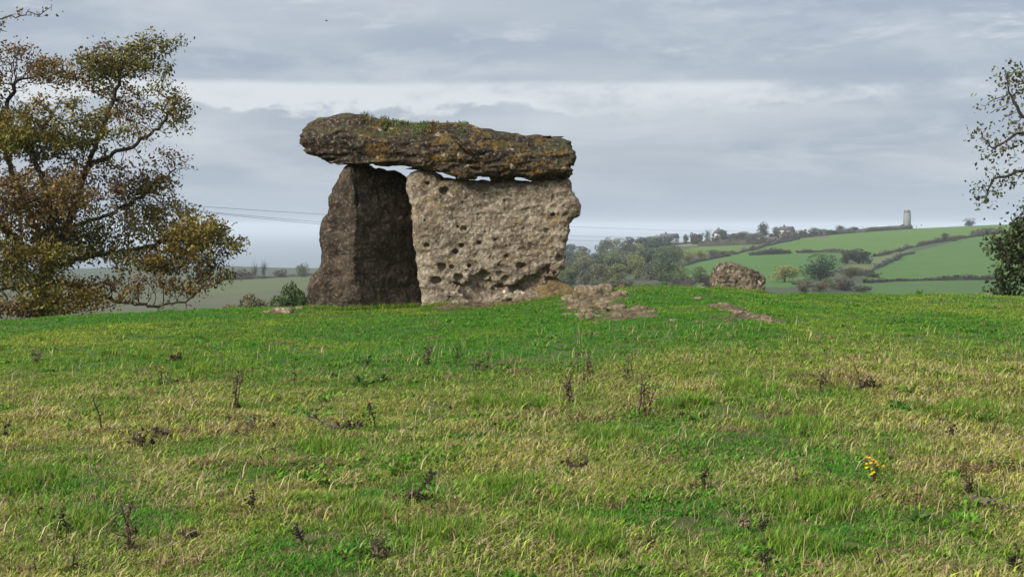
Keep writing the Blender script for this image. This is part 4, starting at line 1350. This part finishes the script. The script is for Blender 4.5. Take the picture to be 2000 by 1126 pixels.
house(on(1307, 900), 10.5, 6.5, 3.0, 2.6, 'slate roofed house among trees on the ridge right of the wood')
house(on(1405, 905), 6.5, 5.5, 3.6, 2.6, 'pale house gable between two ridge trees', rot=0.9, nwin=2)
house(on(1536, 905), 8.0, 5.5, 3.6, 2.2, 'low house roof right of the tallest skyline tree', nwin=2)
house(on(1733, 1020), 14.0, 8.0, 1.8, 1.6, 'long low barn with pale sheet roof beside the tower', roof=M_ROOFP, name='barn', chim=False, nwin=0, wall=M_CONC2, rot=0.05)
pp = on(1556, 860)
root = link('white_post', None, loc=pp, label='short white post in front of the ridge trees', cat='post')
link('shaft', box_mesh('shaft', M_WALLW, (-.45, .45, -.3, .3, -.5, 3.2)), root)
link('cap', box_mesh('cap', M_ROOF, (-.55, .55, -.4, .4, 3.2, 3.5)), root)

# tower
tp = on(1771, 1450)
s_ = 1450 / F
zt = at(1771, 410, 1450)[2] - tp[2]
root = link('tower', None, loc=tp, label='tall plain grey concrete tower on the skyline', cat='tower')
root.rotation_euler = (0, 0, R(24))
hw = 2.9
mb = MB()
prof = [(0, 2.75), (zt * .55, 2.65), (zt * .9, 2.5)]
vv, qq = [], []
for z_, a in prof:
    vv += [(-a, -a, z_), (a, -a, z_), (a, a, z_), (-a, a, z_)]
for k in range(2):
    for j in range(4): qq.append((k * 4 + j, k * 4 + (j + 1) % 4, k * 4 + 4 + (j + 1) % 4, k * 4 + 4 + j))
qq.append((8, 9, 10, 11)); mb.add(vv, qq)
body = link('shaft', mb.mesh('shaft', M_CONC), root)
link('top_storey', box_mesh('top_storey', M_CONC2, (-2.3, 2.0, -2.3, 2.3, zt * .9, zt * .985)), root)
link('parapet', box_mesh('parapet', M_CONC, (-2.4, 2.1, -2.4, 2.4, zt * .985, zt)), root)
wm = box_mesh('window', M_GLASSD, (-.35, .35, -.06, .06, -.7, .7))
for k in range(5):
    link('window', wm, root, loc=(0.0, -2.74 + k * 0.045, zt * (.25 + .14 * k)))

# ------------------------------------------------------------------ power line
POLES = [(60, 95, 8.5), (905, 190, None), (1478, 860, None)]
lines = [[(380, 402), (625, 418), (905, 433)], [(380, 409), (625, 435), (905, 455)], [(380, 411), (625, 439), (905, 462)]]
pA, pB, pC = on(40, 95), on(905, 190), on(1478, 860)
topA = [at(40, 371, 95), at(40, 365, 95), at(40, 363, 95)]
topB = [at(905, 433, 190), at(905, 455, 190), at(905, 462, 190)]
topC = [at(1478, 449, 860), at(1478, 456, 860), at(1478, 462, 860)]


def pole(pos, ztop, label):
    root = link('power_pole', None, loc=pos, label=label, cat='pole', group='poles of the power line')
    mb = MB(); mb.tube([(0, 0, -.5), (0, 0, (ztop - pos[2]) * .5), (0, 0, ztop - pos[2] + .2)], [.15, .13, .1], 8)
    link('shaft', mb.mesh('shaft', M_WOOD, True), root)
    link('crossarm', box_mesh('crossarm', M_WOOD, (-.9, .9, .1, .2, ztop - pos[2] - .3, ztop - pos[2] - .15)), root)


pole(pA, topA[0][2], 'wooden power line pole behind the autumn tree')
pole(pB, topB[0][2], 'wooden power line pole behind the pitted slab')
pole(pC, topC[0][2], 'wooden power line pole among the ridge trees')
wl = ['top', 'middle', 'lowest']
for k in range(3):
    mid = [at(380, lines[k][0][1], 127), at(625, lines[k][1][1], 154)]
    pts = np.array([topA[k], mid[0], mid[1], topB[k]])
    tt = np.array([0, .4, .68, 1.0]); ts = np.linspace(0, 1, 40)
    cf = [np.polyfit(tt, pts[:, a], 2) for a in range(3)]
    cu = np.stack([np.polyval(c_, ts) for c_ in cf], 1)
    cu += (1 - ts[:, None]) * (pts[0] - cu[0]) + ts[:, None] * (pts[3] - cu[-1])
    mb = MB(); mb.tube(cu - pts[0], 0.015, 4)
    link('power_cable', mb.mesh('power_cable', M_WIRE), loc=pts[0], label='%s power cable crossing the sky between autumn tree and dolmen' % wl[k], cat='cable', group='power cables')
    a, b = topB[k], topC[k]
    cu = a + (b - a) * ts[:, None]; cu[:, 2] -= (0.8, 1.2, 1.6)[k] * 4 * ts * (1 - ts)
    mb = MB(); mb.tube(cu - a, 0.017 + 0.016 * ts, 4)
    link('power_cable', mb.mesh('power_cable', M_WIRE), loc=a, label='%s power cable running from the dolmen to the far ridge trees' % wl[k], cat='cable', group='power cables')

# a bird far off
bp_ = at(638, 41, 170.0)
root = link('bird', None, loc=bp_, label='tiny dark bird in flight high above the capstone', cat='bird')
mb = MB(); mb.tube([(-.2, 0, 0), (-.08, 0, .01), (.06, 0, .01), (.15, 0, 0)], [.01, .05, .05, .015], 6)
link('body', mb.mesh('body', M_BIRD, True), root)
for s2 in (-1, 1):
    mb = MB(); mb.add([(-.06, 0, .02), (.06, 0, .02), (.03, s2 * .2, .08), (-.08, s2 * .34, .03)], [(0, 1, 2, 3)])
    link('wing', mb.mesh('wing', M_BIRD), root)

# ------------------------------------------------------------------ grass: tufts set on points
def tuft(seed, n, r, l0, l1, lean0, lean1, w_):
    rg = np.random.default_rng(seed)
    a = rg.uniform(0, 2 * math.pi, n); rr_ = r * np.sqrt(rg.random(n))
    base = np.stack([rr_ * np.cos(a), rr_ * np.sin(a), np.full(n, -0.008)], 1)
    L = rg.uniform(l0, l1, n); le = np.radians(rg.uniform(lean0, lean1, n)); az_ = rg.uniform(0, 2 * math.pi, n)
    h = np.stack([np.cos(az_), np.sin(az_), 0 * az_], 1); sd_ = np.stack([-np.sin(az_ + .4), np.cos(az_ + .4), 0 * az_], 1)
    up = np.array([0, 0, 1.0])
    m1 = base + (h * np.sin(le * .6)[:, None] + up * np.cos(le * .6)[:, None]) * (L * .5)[:, None]
    le2 = np.minimum(le * 1.45, R(112))
    m2 = m1 + (h * np.sin(le2)[:, None] + up * np.cos(le2)[:, None]) * (L * .5)[:, None]
    m2[:, 2] = np.maximum(m2[:, 2], 0.004)
    wv = (w_ * rg.uniform(.6, 1.3, n))[:, None]
    v_ = np.stack([base - sd_ * wv * .5, base + sd_ * wv * .5, m1 - sd_ * wv * .45, m1 + sd_ * wv * .45, m2], 1).reshape(-1, 3)
    i = np.arange(n)[:, None] * 5
    q_ = np.concatenate([i, i + 1, i + 3, i + 2], 1); t_ = np.concatenate([i + 2, i + 3, i + 4], 1)
    return np_mesh('grass_tuft', v_, [q_, t_], [M_GRASS], False, {'col': ('COLOR', np.ones((len(v_), 3)))})


tufts = bpy.data.collections.new('grass_tufts')
NA, NB, NC = 8, 6, 4          # then: clover rosettes, stray seed stems, brown litter
for k in range(NA): tufts.objects.link(bpy.data.objects.new('grass_tuft_a%02d' % k, tuft(900 + k, 34, .07, .030, .066, 30, 92, .0052)))
for k in range(NB): tufts.objects.link(bpy.data.objects.new('grass_tuft_b%02d' % k, tuft(930 + k, 26, .09, .035, .085, 45, 96, .0056)))
for k in range(NC): tufts.objects.link(bpy.data.objects.new('grass_tuft_c%02d' % k, tuft(950 + k, 44, .07, .06, .135, 10, 62, .0060)))

def tinted(me_, col):
    a_ = me_.color_attributes['col']; a_.data.foreach_set('color', np.tile(np.array((*col, 1.0), np.float32), len(me_.vertices)))
    return me_


for k in range(2): tufts.objects.link(bpy.data.objects.new('grass_tuft_d%02d' % k, tinted(tuft(960 + k, 16, .06, .03, .055, 30, 80, .024), (.75, .85, .9))))
for k in range(3): tufts.objects.link(bpy.data.objects.new('grass_tuft_e%02d' % k, tuft(970 + k, 3, .05, .10, .19, 8, 50, .0042)))
for k in range(2): tufts.objects.link(bpy.data.objects.new('grass_tuft_f%02d' % k, tinted(tuft(980 + k, 22, .10, .04, .10, 55, 88, .0075), (.42, .36, .30))))

gr = np.random.default_rng(77)
XY = []
for y0, y1, dn in ((2.6, 4.2, 520), (4.2, 7, 520), (7, 10, 470), (10, 14, 340), (14, 20, 230), (20, 27.5, 150)):
    wd = 0.345 * y1 * 1.2 + 3.4
    n = int(2 * wd * (y1 - y0) * dn)
    XY.append(np.stack([gr.uniform(-wd, wd, n), gr.uniform(y0, y1, n)], 1))
XY = np.concatenate(XY)
XY = XY[np.abs(XY[:, 0]) < 0.345 * XY[:, 1] * 1.2 + 3.4]
keep = np.ones(len(XY), bool)
for pl in SOIL_XY:
    sd = poly_sdf(XY[:, 0], XY[:, 1], pl) + 0.30 * n2(XY[:, 0], XY[:, 1], 3.6, 4, 101)
    keep &= gr.random(len(XY)) < 0.16 + 0.84 * sstep(-0.20, 0.10, sd)
XY = XY[keep]
X, Y = XY[:, 0], XY[:, 1]
nA = n2(X, Y, 0.55, 3, 121); nB = n2(X, Y, 1.9, 3, 123); nC = n2(X, Y, 0.22, 2, 125)
farw = sstep(11.5, 16.0, Y + 1.6 * nC + 1.2 * nA)
dry = np.clip(0.37 + 0.26 * nA + 0.38 * nB + 0.25 * n2(X, Y, 6.0, 2, 129), 0.08, 0.75) * (1 - farw) + farw * np.clip(0.07 + 0.22 * nB + 0.15 * nA + 0.06 * sstep(3, 8, X), 0.02, 0.45)
lush = np.clip(0.20 - 1.3 * nA - 0.7 * nB, 0, 1) * (1 - farw) + farw * np.clip(0.90 + 0.5 * nC + 0.9 * nA + 0.5 * nB - 0.45 * sstep(4.5, 7.5, X) * sstep(17, 20, Y), 0.2, 1)
scl = (1.02 + 0.5 * nB + 0.35 * nA) * (1 - farw) + farw * (0.74 + 0.4 * nB)
scl = np.clip(scl + 0.55 * n2(X, Y, 4.5, 2, 127) * (1 - 0.5 * farw), 0.62, 1.8) * gr.uniform(0.75, 1.4, len(X))
kind = np.where(gr.random(len(X)) < np.clip(dry * 0.9, 0, 0.75), NA + gr.integers(0, NB, len(X)), gr.integers(0, NA, len(X)))
extra = []
for px, py, wpx in [(50, 940, 130), (950, 790, 62), (1150, 1062, 130), (1570, 838, 90), (1590, 985, 130), (715, 1010, 110), (980, 955, 120), (1200, 855, 90), (150, 1030, 80), (420, 720, 160), (1560, 1075, 90), (1040, 790, 60), (640, 880, 80), (1880, 800, 120), (870, 1045, 80), (1330, 790, 70), (300, 690, 150), (1470, 760, 90)]:
    c = near(px, py); s_ = c[1] / F
    n = int(26 + wpx * 0.35)
    p = c[:2] + gr.normal(size=(n, 2)) * np.array([wpx * s_ * .36, wpx * s_ * .5])
    extra.append(p)
for x0_, x1_, yy_, n_ in ((at(606, 600, 22.1)[0], UPX, 22.0, 60), (UPX, at(828, 600, 22.4)[0], None, 80), (at(826, 600, 22.0)[0], at(900, 600, 22.0)[0], 21.93, 40), (at(1394, 575, 23.0)[0], at(1494, 575, 23.0)[0], 22.95, 70)):
    xx = gr.uniform(x0_, x1_, n_)
    yb_ = np.full(n_, yy_) if yy_ else 21.98 + 0.8 * (xx - UPX)
    extra.append(np.stack([xx, yb_ - np.abs(gr.normal(size=n_)) * 0.09], 1))
ex = np.concatenate(extra)
NT_ = NA + NB + NC
sel = gr.random(len(X))
cl_ = (n2(X, Y, 2.4, 3, 131) > 0.28) & (sel < 0.35)
kind = np.where(cl_, NT_ + gr.integers(0, 2, len(X)), kind); dry = np.where(cl_, 0.0, dry); lush = np.where(cl_, 0.8, lush)
st_ = (sel > 0.955) & (Y < 16.5)
kind = np.where(st_, NT_ + 2 + gr.integers(0, 3, len(X)), kind); dry = np.where(st_, 0.75, dry); scl = np.where(st_, gr.uniform(.6, 1.1, len(X)), scl)
br_ = (n2(X, Y, 3.1, 3, 135) > 0.36) & (sel > 0.4) & (sel < 0.75) & (Y < 17.5)
kind = np.where(br_, NT_ + 5 + gr.integers(0, 2, len(X)), kind); dry = np.where(br_, 1.2, dry)
X = np.concatenate([X, ex[:, 0]]); Y = np.concatenate([Y, ex[:, 1]])
dry = np.concatenate([dry, gr.uniform(0, 0.3, len(ex))]); lush = np.concatenate([lush, gr.uniform(0.45, 0.95, len(ex))])
scl = np.concatenate([scl, gr.uniform(.5, 1.0, len(ex))]); kind = np.concatenate([kind, NA + NB + gr.integers(0, NC, len(ex))])
Z = gz(X, Y)
me = np_mesh.__globals__['bpy'].data.meshes.new('grass')
me.vertices.add(len(X)); me.vertices.foreach_set('co', np.stack([X, Y, Z], 1).astype(np.float32).ravel())
for nm, arr in (('dry', dry), ('lush', lush), ('scl', scl), ('yaw', gr.uniform(0, 6.28, len(X)))):
    a = me.attributes.new(nm, 'FLOAT', 'POINT'); a.data.foreach_set('value', arr.astype(np.float32))
a = me.attributes.new('pick', 'INT', 'POINT'); a.data.foreach_set('value', kind.astype(np.int32))
me.materials.append(M_GRASS)
grass = link('grass', me, label='short pasture grass, straw coloured near and vivid green near the stones', kind='stuff')
ng = bpy.data.node_groups.new('grass_scatter', 'GeometryNodeTree')
ng.interface.new_socket('Geometry', in_out='INPUT', socket_type='NodeSocketGeometry')
ng.interface.new_socket('Geometry', in_out='OUTPUT', socket_type='NodeSocketGeometry')
gi, go = ng.nodes.new('NodeGroupInput'), ng.nodes.new('NodeGroupOutput')
iop = ng.nodes.new('GeometryNodeInstanceOnPoints')
ci = ng.nodes.new('GeometryNodeCollectionInfo'); ci.inputs[0].default_value = tufts
ci.inputs['Separate Children'].default_value = True; ci.inputs['Reset Children'].default_value = True


def named(nm, typ):
    nd = ng.nodes.new('GeometryNodeInputNamedAttribute'); nd.data_type = typ; nd.inputs[0].default_value = nm
    return nd.outputs[0]


ng.links.new(gi.outputs[0], iop.inputs['Points'])
ng.links.new(ci.outputs[0], iop.inputs['Instance'])
iop.inputs['Pick Instance'].default_value = True
ng.links.new(named('pick', 'INT'), iop.inputs['Instance Index'])
cx_ = ng.nodes.new('ShaderNodeCombineXYZ'); ng.links.new(named('yaw', 'FLOAT'), cx_.inputs[2])
ng.links.new(cx_.outputs[0], iop.inputs['Rotation'])
ng.links.new(named('scl', 'FLOAT'), iop.inputs['Scale'])
ng.links.new(iop.outputs[0], go.inputs[0])
md = grass.modifiers.new('scatter', 'NODES'); md.node_group = ng


# ------------------------------------------------------------------ weeds standing in the pasture
DARK, BROWN, TAN, GREY, DGRN, YEL = (0.030, 0.022, 0.014), (0.085, 0.055, 0.028), (0.24, 0.175, 0.09), (0.15, 0.12, 0.095), (0.05, 0.10, 0.02), (0.62, 0.42, 0.012)


def stemline(rg, base, h, lean, wob=0.03, n=6):
    t = np.linspace(0, 1, n)
    p = np.stack([lean * h * t ** 1.3, 0 * t, h * t], 1) + base
    p[1:] += rg.normal(size=(n - 1, 3)) * wob * h * np.array([1, 1, .2])
    return p


def weed(px, py, hpx, kind, label, lean=0.0, seed=0):
    rg = np.random.default_rng(1000 + seed)
    p0 = near(px, py); s_ = p0[1] / F; h = hpx * s_ * 1.08
    root = link({'flower': 'ragwort', 'clump': 'dead_plant', 'leafy': 'dock_plant', 'stick': 'fallen_stalk'}.get(kind, 'dead_stalk'), None, loc=p0 - np.array([0, 0, .01]), label=label,
                cat={'flower': 'flower', 'leafy': 'weed', 'stick': 'stick'}.get(kind, 'weed'), group='weeds in the pasture')
    st, hd, lf = MB(), MB(), MB()
    col = {'tan': TAN}.get(kind, BROWN if kind in ('bush', 'flower', 'pale') else DARK)
    r0 = max(0.0035, 0.0065 * min(1, h / .3))
    if kind in ('stalk', 'head', 'pale'):
        p = stemline(rg, np.zeros(3), h, lean); st.tube(p, np.linspace(r0, r0 * .55, len(p)), 5, col)
        for k in range(rg.integers(2, 5)):
            i = rg.integers(2, 5); e = p[i] + np.array([rg.normal() * .3, rg.normal() * .3, rg.uniform(.1, .3)]) * h * .45
            st.tube([p[i], (p[i] + e) / 2 + rg.normal(size=3) * .01, e], [r0 * .6, r0 * .5, r0 * .4], 4, col)
            if kind != 'stalk':
                [hd.lump(e + rg.normal(size=3) * .008, rg.uniform(.004, .009), seed * 9 + k + j * 50, DARK if kind == 'head' else TAN) for j in range(4)]
        if kind != 'stalk':
            for k in range(22):
                hd.lump(p[-1 - k % 3] + rg.normal(size=3) * np.array([.014, .014, .022]), rg.uniform(.004, .010), seed * 7 + k, DARK if kind == 'head' else GREY)
        n = 6
        lf.leaves(p[rg.integers(0, 4, n)] + rg.normal(size=(n, 3)) * .012, rg.uniform(.025, .06, n), None, rg, np.array(col) * 1.2, .3)
    elif kind in ('bush', 'flower'):
        tips = []
        for q_ in range(3 if kind == 'bush' else 2):
            hh = h * rg.uniform(.8, 1.0)
            p = stemline(rg, np.array([rg.normal() * .015, rg.normal() * .015, 0]), hh, lean + rg.normal() * .12); st.tube(p, np.linspace(r0, r0 * .5, len(p)), 5, col if q_ else DARK)
            for k in range(6):
                i = rg.integers(2, 6); e = p[i] + np.array([rg.normal() * .5, rg.normal() * .5, rg.uniform(.3, .8)]) * h * .26
                st.tube([p[i], (p[i] * .45 + e * .55) + rg.normal(size=3) * .008, e], [r0 * .5, r0 * .42, r0 * .3], 4, col); tips.append(e)
            tips.append(p[-1])
        for k, e in enumerate(tips):
            for j in range(3):
                e2 = e + rg.normal(size=3) * .016
                if kind == 'flower' and k % (2 if px > 1500 else 4) == 0:
                    hd.lump(e2 + np.array([0, 0, .012]), rg.uniform(.5, 1.0) * (.018 if px > 1500 else .010), seed * 31 + k * 5 + j, YEL, .6)
                else:
                    hd.lump(e2, rg.uniform(.003, .008), seed * 31 + k * 5 + j, [BROWN, TAN, GREY, DARK][rg.integers(0, 4)])
        n = 26
        zz = rg.random(n) ** 1.4 * h * .75
        c = np.stack([lean * zz + rg.normal(size=n) * .022, rg.normal(size=n) * .022, zz + .01], 1)
        lf.leaves(c, rg.uniform(.025, .065, n), None, rg, np.array(DGRN if kind == 'flower' else (.085, .06, .034)) * rg.uniform(.5, 1.4, (n, 1)), .35)
    elif kind == 'clump':
        n = 46
        c = rg.normal(size=(n, 3)) * np.array([h * .55, h * .4, h * .28]) + np.array([0, 0, h * .42]); c[:, 2] = np.abs(c[:, 2])
        lf.leaves(c, rg.uniform(.03, .075, n), None, rg, np.array((.055, .036, .021)) * rg.uniform(.4, 1.7, (n, 1)), .45, .3)
        for k in range(4):
            p = stemline(rg, np.array([rg.normal() * .03, rg.normal() * .03, 0]), h * rg.uniform(.6, 1.1), lean + rg.normal() * .5, .06); st.tube(p, np.linspace(r0 * .8, r0 * .5, len(p)), 4, DARK)
    elif kind == 'leafy':
        n = 30
        a = rg.uniform(0, 6.28, n); el_ = rg.uniform(.2, 1.2, n)
        d = np.stack([np.cos(a) * np.cos(el_), np.sin(a) * np.cos(el_), np.sin(el_)], 1)
        lf.leaves(d * (h * rg.uniform(.3, .95, n))[:, None], rg.uniform(.03, .07, n), d, rg, np.array(DGRN) * 1.3 * rg.uniform(.6, 1.5, (n, 1)), .5)
        for k in range(4):
            p = stemline(rg, np.zeros(3), h * .9, rg.normal() * .4); st.tube(p, np.linspace(.005, .003, len(p)), 4, DGRN)
    elif kind == 'stick':
        L = lean * s_
        p = np.stack([np.linspace(0, L, 6), rg.normal(size=6) * .015, np.linspace(h, .012, 6) + rg.normal(size=6) * .006], 1)
        st.tube(p, np.linspace(.006, .011, 6), 5, GREY)
        for k in range(4):
            i = k + 1; e = p[i] + np.array([rg.normal() * .05, rg.normal() * .05, .035]); st.tube([p[i], (p[i] + e) / 2, e], [.006, .005, .003], 4, GREY)
        n = 12
        lf.leaves(p[rg.integers(0, 6, n)] + rg.normal(size=(n, 3)) * .02 + np.array([0, 0, .015]), .05, None, rg, np.array(GREY) * rg.uniform(.5, 1.3, (n, 1)), .5)
    if st.n: link('stem', st.mesh('stem', M_WEED, True), root)
    if hd.n: link('flower_head' if kind == 'flower' else 'seed_head', hd.mesh('head', M_WEED), root)
    if lf.n: link('leaf', lf.mesh('leaf', M_WEED), root)
    return root


WEEDS = [
    (73, 712, 28, 'bush', 'rusty brown dock head in the green band near the left edge', 0),
    (346, 706, 14, 'clump', 'little dark dead plant in the green band below the autumn tree', 0),
    (322, 752, 34, 'flower', 'faint yellow flowered ragwort below the autumn tree', -.1),
    (460, 795, 76, 'bush', 'tall bushy dead ragwort in the left middle of the pasture', .1),
    (200, 842, 72, 'stalk', 'tall bare thin stalk leaning left in the left middle of the pasture', -.25),
    (275, 872, 40, 'clump', 'largest dark clump of dead leaves left of the pasture centre', 0),
    (308, 852, 18, 'clump', 'small grey dead plant right of the largest dark dead clump', 0),
    (484, 856, 36, 'pale', 'pale thin weed standing below the tall bushy dead ragwort', 0),
    (525, 838, 22, 'stalk', 'short bent twig right of the pale thin weed', .8),
    (575, 757, 46, 'stalk', 'thin upright stalk left of the dolmen foot in mid pasture', 0),
    (606, 838, 26, 'stick', 'fallen grey stalk lying slantwise in the left centre of the pasture', 62),
    (680, 840, 24, 'clump', 'grey withered thistle at the lower end of the fallen stalk', 0),
    (650, 737, 14, 'leafy', 'dark leaves hugging the ground below the brown upright', 0),
    (128, 1060, 66, 'head', 'dark knobbly stalk near the lower left corner', -.05),
    (258, 1078, 102, 'bush', 'tallest bushy brown dead ragwort at the lower left', -.1),
    (136, 1118, 48, 'stalk', 'dark stalk leaning right at the bottom left edge', .3),
    (68, 1124, 40, 'stalk', 'short dark stalk cut by the bottom edge near the corner', 0),
    (490, 1007, 38, 'head', 'dark headed stalk alone in straw left of centre', .05),
    (590, 1066, 38, 'head', 'drooping dark headed stalk near the bottom, left of centre', -.25),
    (337, 1096, 34, 'stalk', 'stubby dark stalk right of the tallest bushy ragwort', 0),
    (5, 990, 40, 'stalk', 'dark stalk leaning right at the very left edge', .5),
    (77, 1012, 32, 'stalk', 'short curved stalk near the left edge in pale straw', 0),
    (372, 1052, 18, 'clump', 'small dark dead tuft right of the tallest bushy ragwort', .3),
    (12, 854, 28, 'head', 'dark small weed at the left edge of mid pasture', 0),
    (537, 892, 22, 'stalk', 'tiny dark stalk in olive grass left of centre', 0),
    (668, 1097, 28, 'stalk', 'thin brown stalk near the bottom edge left of centre', 0),
    (834, 714, 42, 'bush', 'brown weed in the green band straight below the brown upright', 0),
    (892, 717, 34, 'head', 'dark upright weed below the left edge of the pitted slab', 0),
    (937, 724, 26, 'clump', 'grey withered thistle below the pitted slab', 0),
    (1128, 726, 40, 'pale', 'pale headed weed, upper one of the group below the soil patch', 0),
    (1150, 745, 50, 'bush', 'bushy brown weed, right one of the group below the soil patch', 0),
    (1110, 789, 60, 'bush', 'bushy brown weed, lowest of the group below the soil patch', 0),
    (1226, 742, 46, 'flower', 'yellow flowered ragwort in the green band below the small soil tail', 0),
    (1260, 815, 74, 'bush', 'tall two stemmed dead ragwort right of the pasture centre', .05),
    (737, 840, 50, 'head', 'dark stalk with heads leaning left in the pasture centre', -.3),
    (880, 803, 20, 'stalk', 'stub of a cut stalk in the centre of the pasture', 0),
    (832, 952, 32, 'head', 'dark headed stalk leaning right low in the centre', .3),
    (1117, 916, 20, 'clump', 'dark brown clod of dead leaves right of centre', 0),
    (1271, 1070, 42, 'stalk', 'straight dark stalk near the bottom right of centre', 0),
    (1110, 1114, 28, 'stalk', 'dark stalk leaning right at the bottom centre', .4),
    (742, 1098, 54, 'bush', 'brown weed with pale top at the bottom left of centre', 0),
    (800, 980, 30, 'clump', 'dark dead tuft left of the low centre stalk', 0),
    (715, 716, 24, 'leafy', 'dark green dock, topmost of the three below the brown upright', 0),
    (744, 748, 26, 'leafy', 'dark green dock, right one of the three below the brown upright', 0),
    (705, 752, 24, 'leafy', 'dark green dock, left one of the three below the brown upright', 0),
    (1332, 818, 22, 'stalk', 'tiny dark stalk right of the tall two stemmed ragwort', 0),
    (1603, 765, 32, 'head', 'dark squat weed in the green band right of the boulder', 0),
    (1684, 764, 56, 'stalk', 'tall thin stalk leaning left on the right side of the green band', -.3),
    (1697, 760, 20, 'clump', 'small dark dead plant at the foot of the tall leaning stalk', 0),
    (1832, 776, 44, 'stalk', 'thin faint stalk at the right side of the green band', 0),
    (1797, 790, 20, 'stalk', 'short leaning stalk between two thin ones on the right', -.4),
    (1836, 835, 40, 'stalk', 'dark straight stalk at right in the straw below the green band', -.1),
    (1938, 854, 46, 'stalk', 'dark stalk leaning right near the right edge', .35),
    (1850, 860, 34, 'head', 'dark forked weed below the straight stalk at right', .35),
    (1572, 850, 12, 'leafy', 'low dark dock in the tussock below the boulder', 0),
    (1712, 948, 42, 'flower', 'bright yellow flowered ragwort at lower right', -.05),
    (1738, 902, 36, 'pale', 'thin pale weed just above the bright yellow ragwort', 0),
    (1377, 952, 34, 'head', 'dark weed at the left end of the pale straw streak', 0),
    (1556, 952, 32, 'stalk', 'short dark stalk under the pale straw streak', 0),
    (1613, 925, 18, 'stalk', 'tiny curved stalk on the pale straw streak', .5),
    (1896, 972, 44, 'bush', 'greyish headed weed right of the bright yellow ragwort', 0),
    (1905, 992, 14, 'stick', 'dead grey thistle lying flat near the right edge', 78),
    (1489, 1052, 46, 'head', 'dark twin headed stalk at lower right of centre', .1),
    (1454, 1042, 34, 'pale', 'pale grey stalk left of the dark twin headed one', 0),
    (1494, 1116, 48, 'head', 'dark stalk at the bottom edge below the twin headed one', .15),
    (1723, 1107, 32, 'stalk', 'dark stalk leaning left at the bottom right', -.3),
    (1978, 1122, 44, 'head', 'dark weed in the bottom right corner', .1),
    (1790, 1018, 30, 'leafy', 'dark leafy weed below the bright yellow ragwort', 0),
    (1840, 574, 24, 'leafy', 'leafy weed on the crest left of the ivy bush, in front of fields', 0),
    (1795, 575, 12, 'leafy', 'small leafy weed on the crest left of the larger crest weed', 0),
]
for k, (a, b, c, kd, lab, ln) in enumerate(WEEDS):
    weed(a, b, c, kd, lab, ln, k)

# grass growing on the capstone shoulder
def cap_tuft(x0, x1, yoff, n, l0, l1, c0, c1, label, seed):
    rg = np.random.default_rng(seed)
    a0, a1 = at(x0, 250, 21.95)[0], at(x1, 250, 21.95)[0]
    v_ = CAPV[(CAPV[:, 0] > a0) & (CAPV[:, 0] < a1) & (CAPV[:, 1] < 22.35)]
    top = np.interp(v_[:, 0], CAPTOP[:, 0], CAPTOP[:, 1])
    v_ = v_[(top - v_[:, 2] < yoff) & (top - v_[:, 2] > -0.2)]
    v_ = v_[fbm(v_ * np.array([5, 5, 3]) + seed, 2, seed) > -0.08]
    c = v_[rg.integers(0, len(v_), n)] + rg.normal(size=(n, 3)) * .012
    base = c.mean(0)
    L = l0 + (l1 - l0) * rg.random(n) ** 3; az_ = rg.uniform(0, 6.28, n); le = rg.uniform(.2, 1.5, n)
    h = np.stack([np.cos(az_), np.sin(az_), 0 * az_], 1); sd_ = np.stack([-np.sin(az_), np.cos(az_), 0 * az_], 1)
    m1 = c + (h * np.sin(le * .6)[:, None] + np.array([0, 0, 1]) * np.cos(le * .6)[:, None]) * (L * .5)[:, None]
    m2 = m1 + (h * np.sin(le * 1.3)[:, None] + np.array([0, 0, 1]) * np.cos(le * 1.3)[:, None]) * (L * .5)[:, None]
    wv = 0.0055
    vv = np.stack([c - sd_ * wv, c + sd_ * wv, m1 - sd_ * wv * .8, m1 + sd_ * wv * .8, m2], 1).reshape(-1, 3) - base
    i = np.arange(n)[:, None] * 5
    cc = np.repeat(np.array(c0) + (np.array(c1) - np.array(c0)) * rg.random((n, 1)), 5, 0)
    link('grass_tuft', np_mesh('grass_tuft', vv, [np.concatenate([i, i + 1, i + 3, i + 2], 1), np.concatenate([i + 2, i + 3, i + 4], 1)], [M_WEED], False, {'col': ('COLOR', cc)}),
         loc=base, label=label, cat='grass tuft', group='grass growing on the capstone')


cap_tuft(700, 752, .10, 600, .015, .09, (.16, .12, .055), (.10, .10, .03), 'straw coloured tuft of grass on the capstone, nearest its thick end', 1)
cap_tuft(748, 838, .22, 1900, .015, .05, (.07, .15, .018), (.15, .17, .05), 'long green patch of grass on top of the capstone', 2)
cap_tuft(836, 880, .18, 800, .015, .055, (.20, .13, .055), (.13, .11, .04), 'orange brown dry tuft of grass on top of the capstone', 3)
cap_tuft(888, 914, .10, 380, .02, .05, (.05, .11, .02), (.08, .14, .03), 'small mossy green patch low on the capstone right of the dry tuft', 4)

# ------------------------------------------------------------------ haze
hm = bpy.data.materials.new('haze')
hm.use_nodes = True
hg = NT(hm.node_tree)
pv = hg.n('ShaderNodeVolumePrincipled')
pv.inputs['Color'].default_value = (0.70, 0.755, 0.81, 1)
pv.inputs['Density'].default_value = 0.00016
pv.inputs['Anisotropy'].default_value = 0.0
ho = hg.n('ShaderNodeOutputMaterial')
hg.l(pv.outputs[0], ho.inputs['Volume'])
link('haze', box_mesh('haze', hm, (-29000, 29000, -29000, 29000, -102, 26)), kind='stuff', label='pale blue damp air over the valley and the sea')
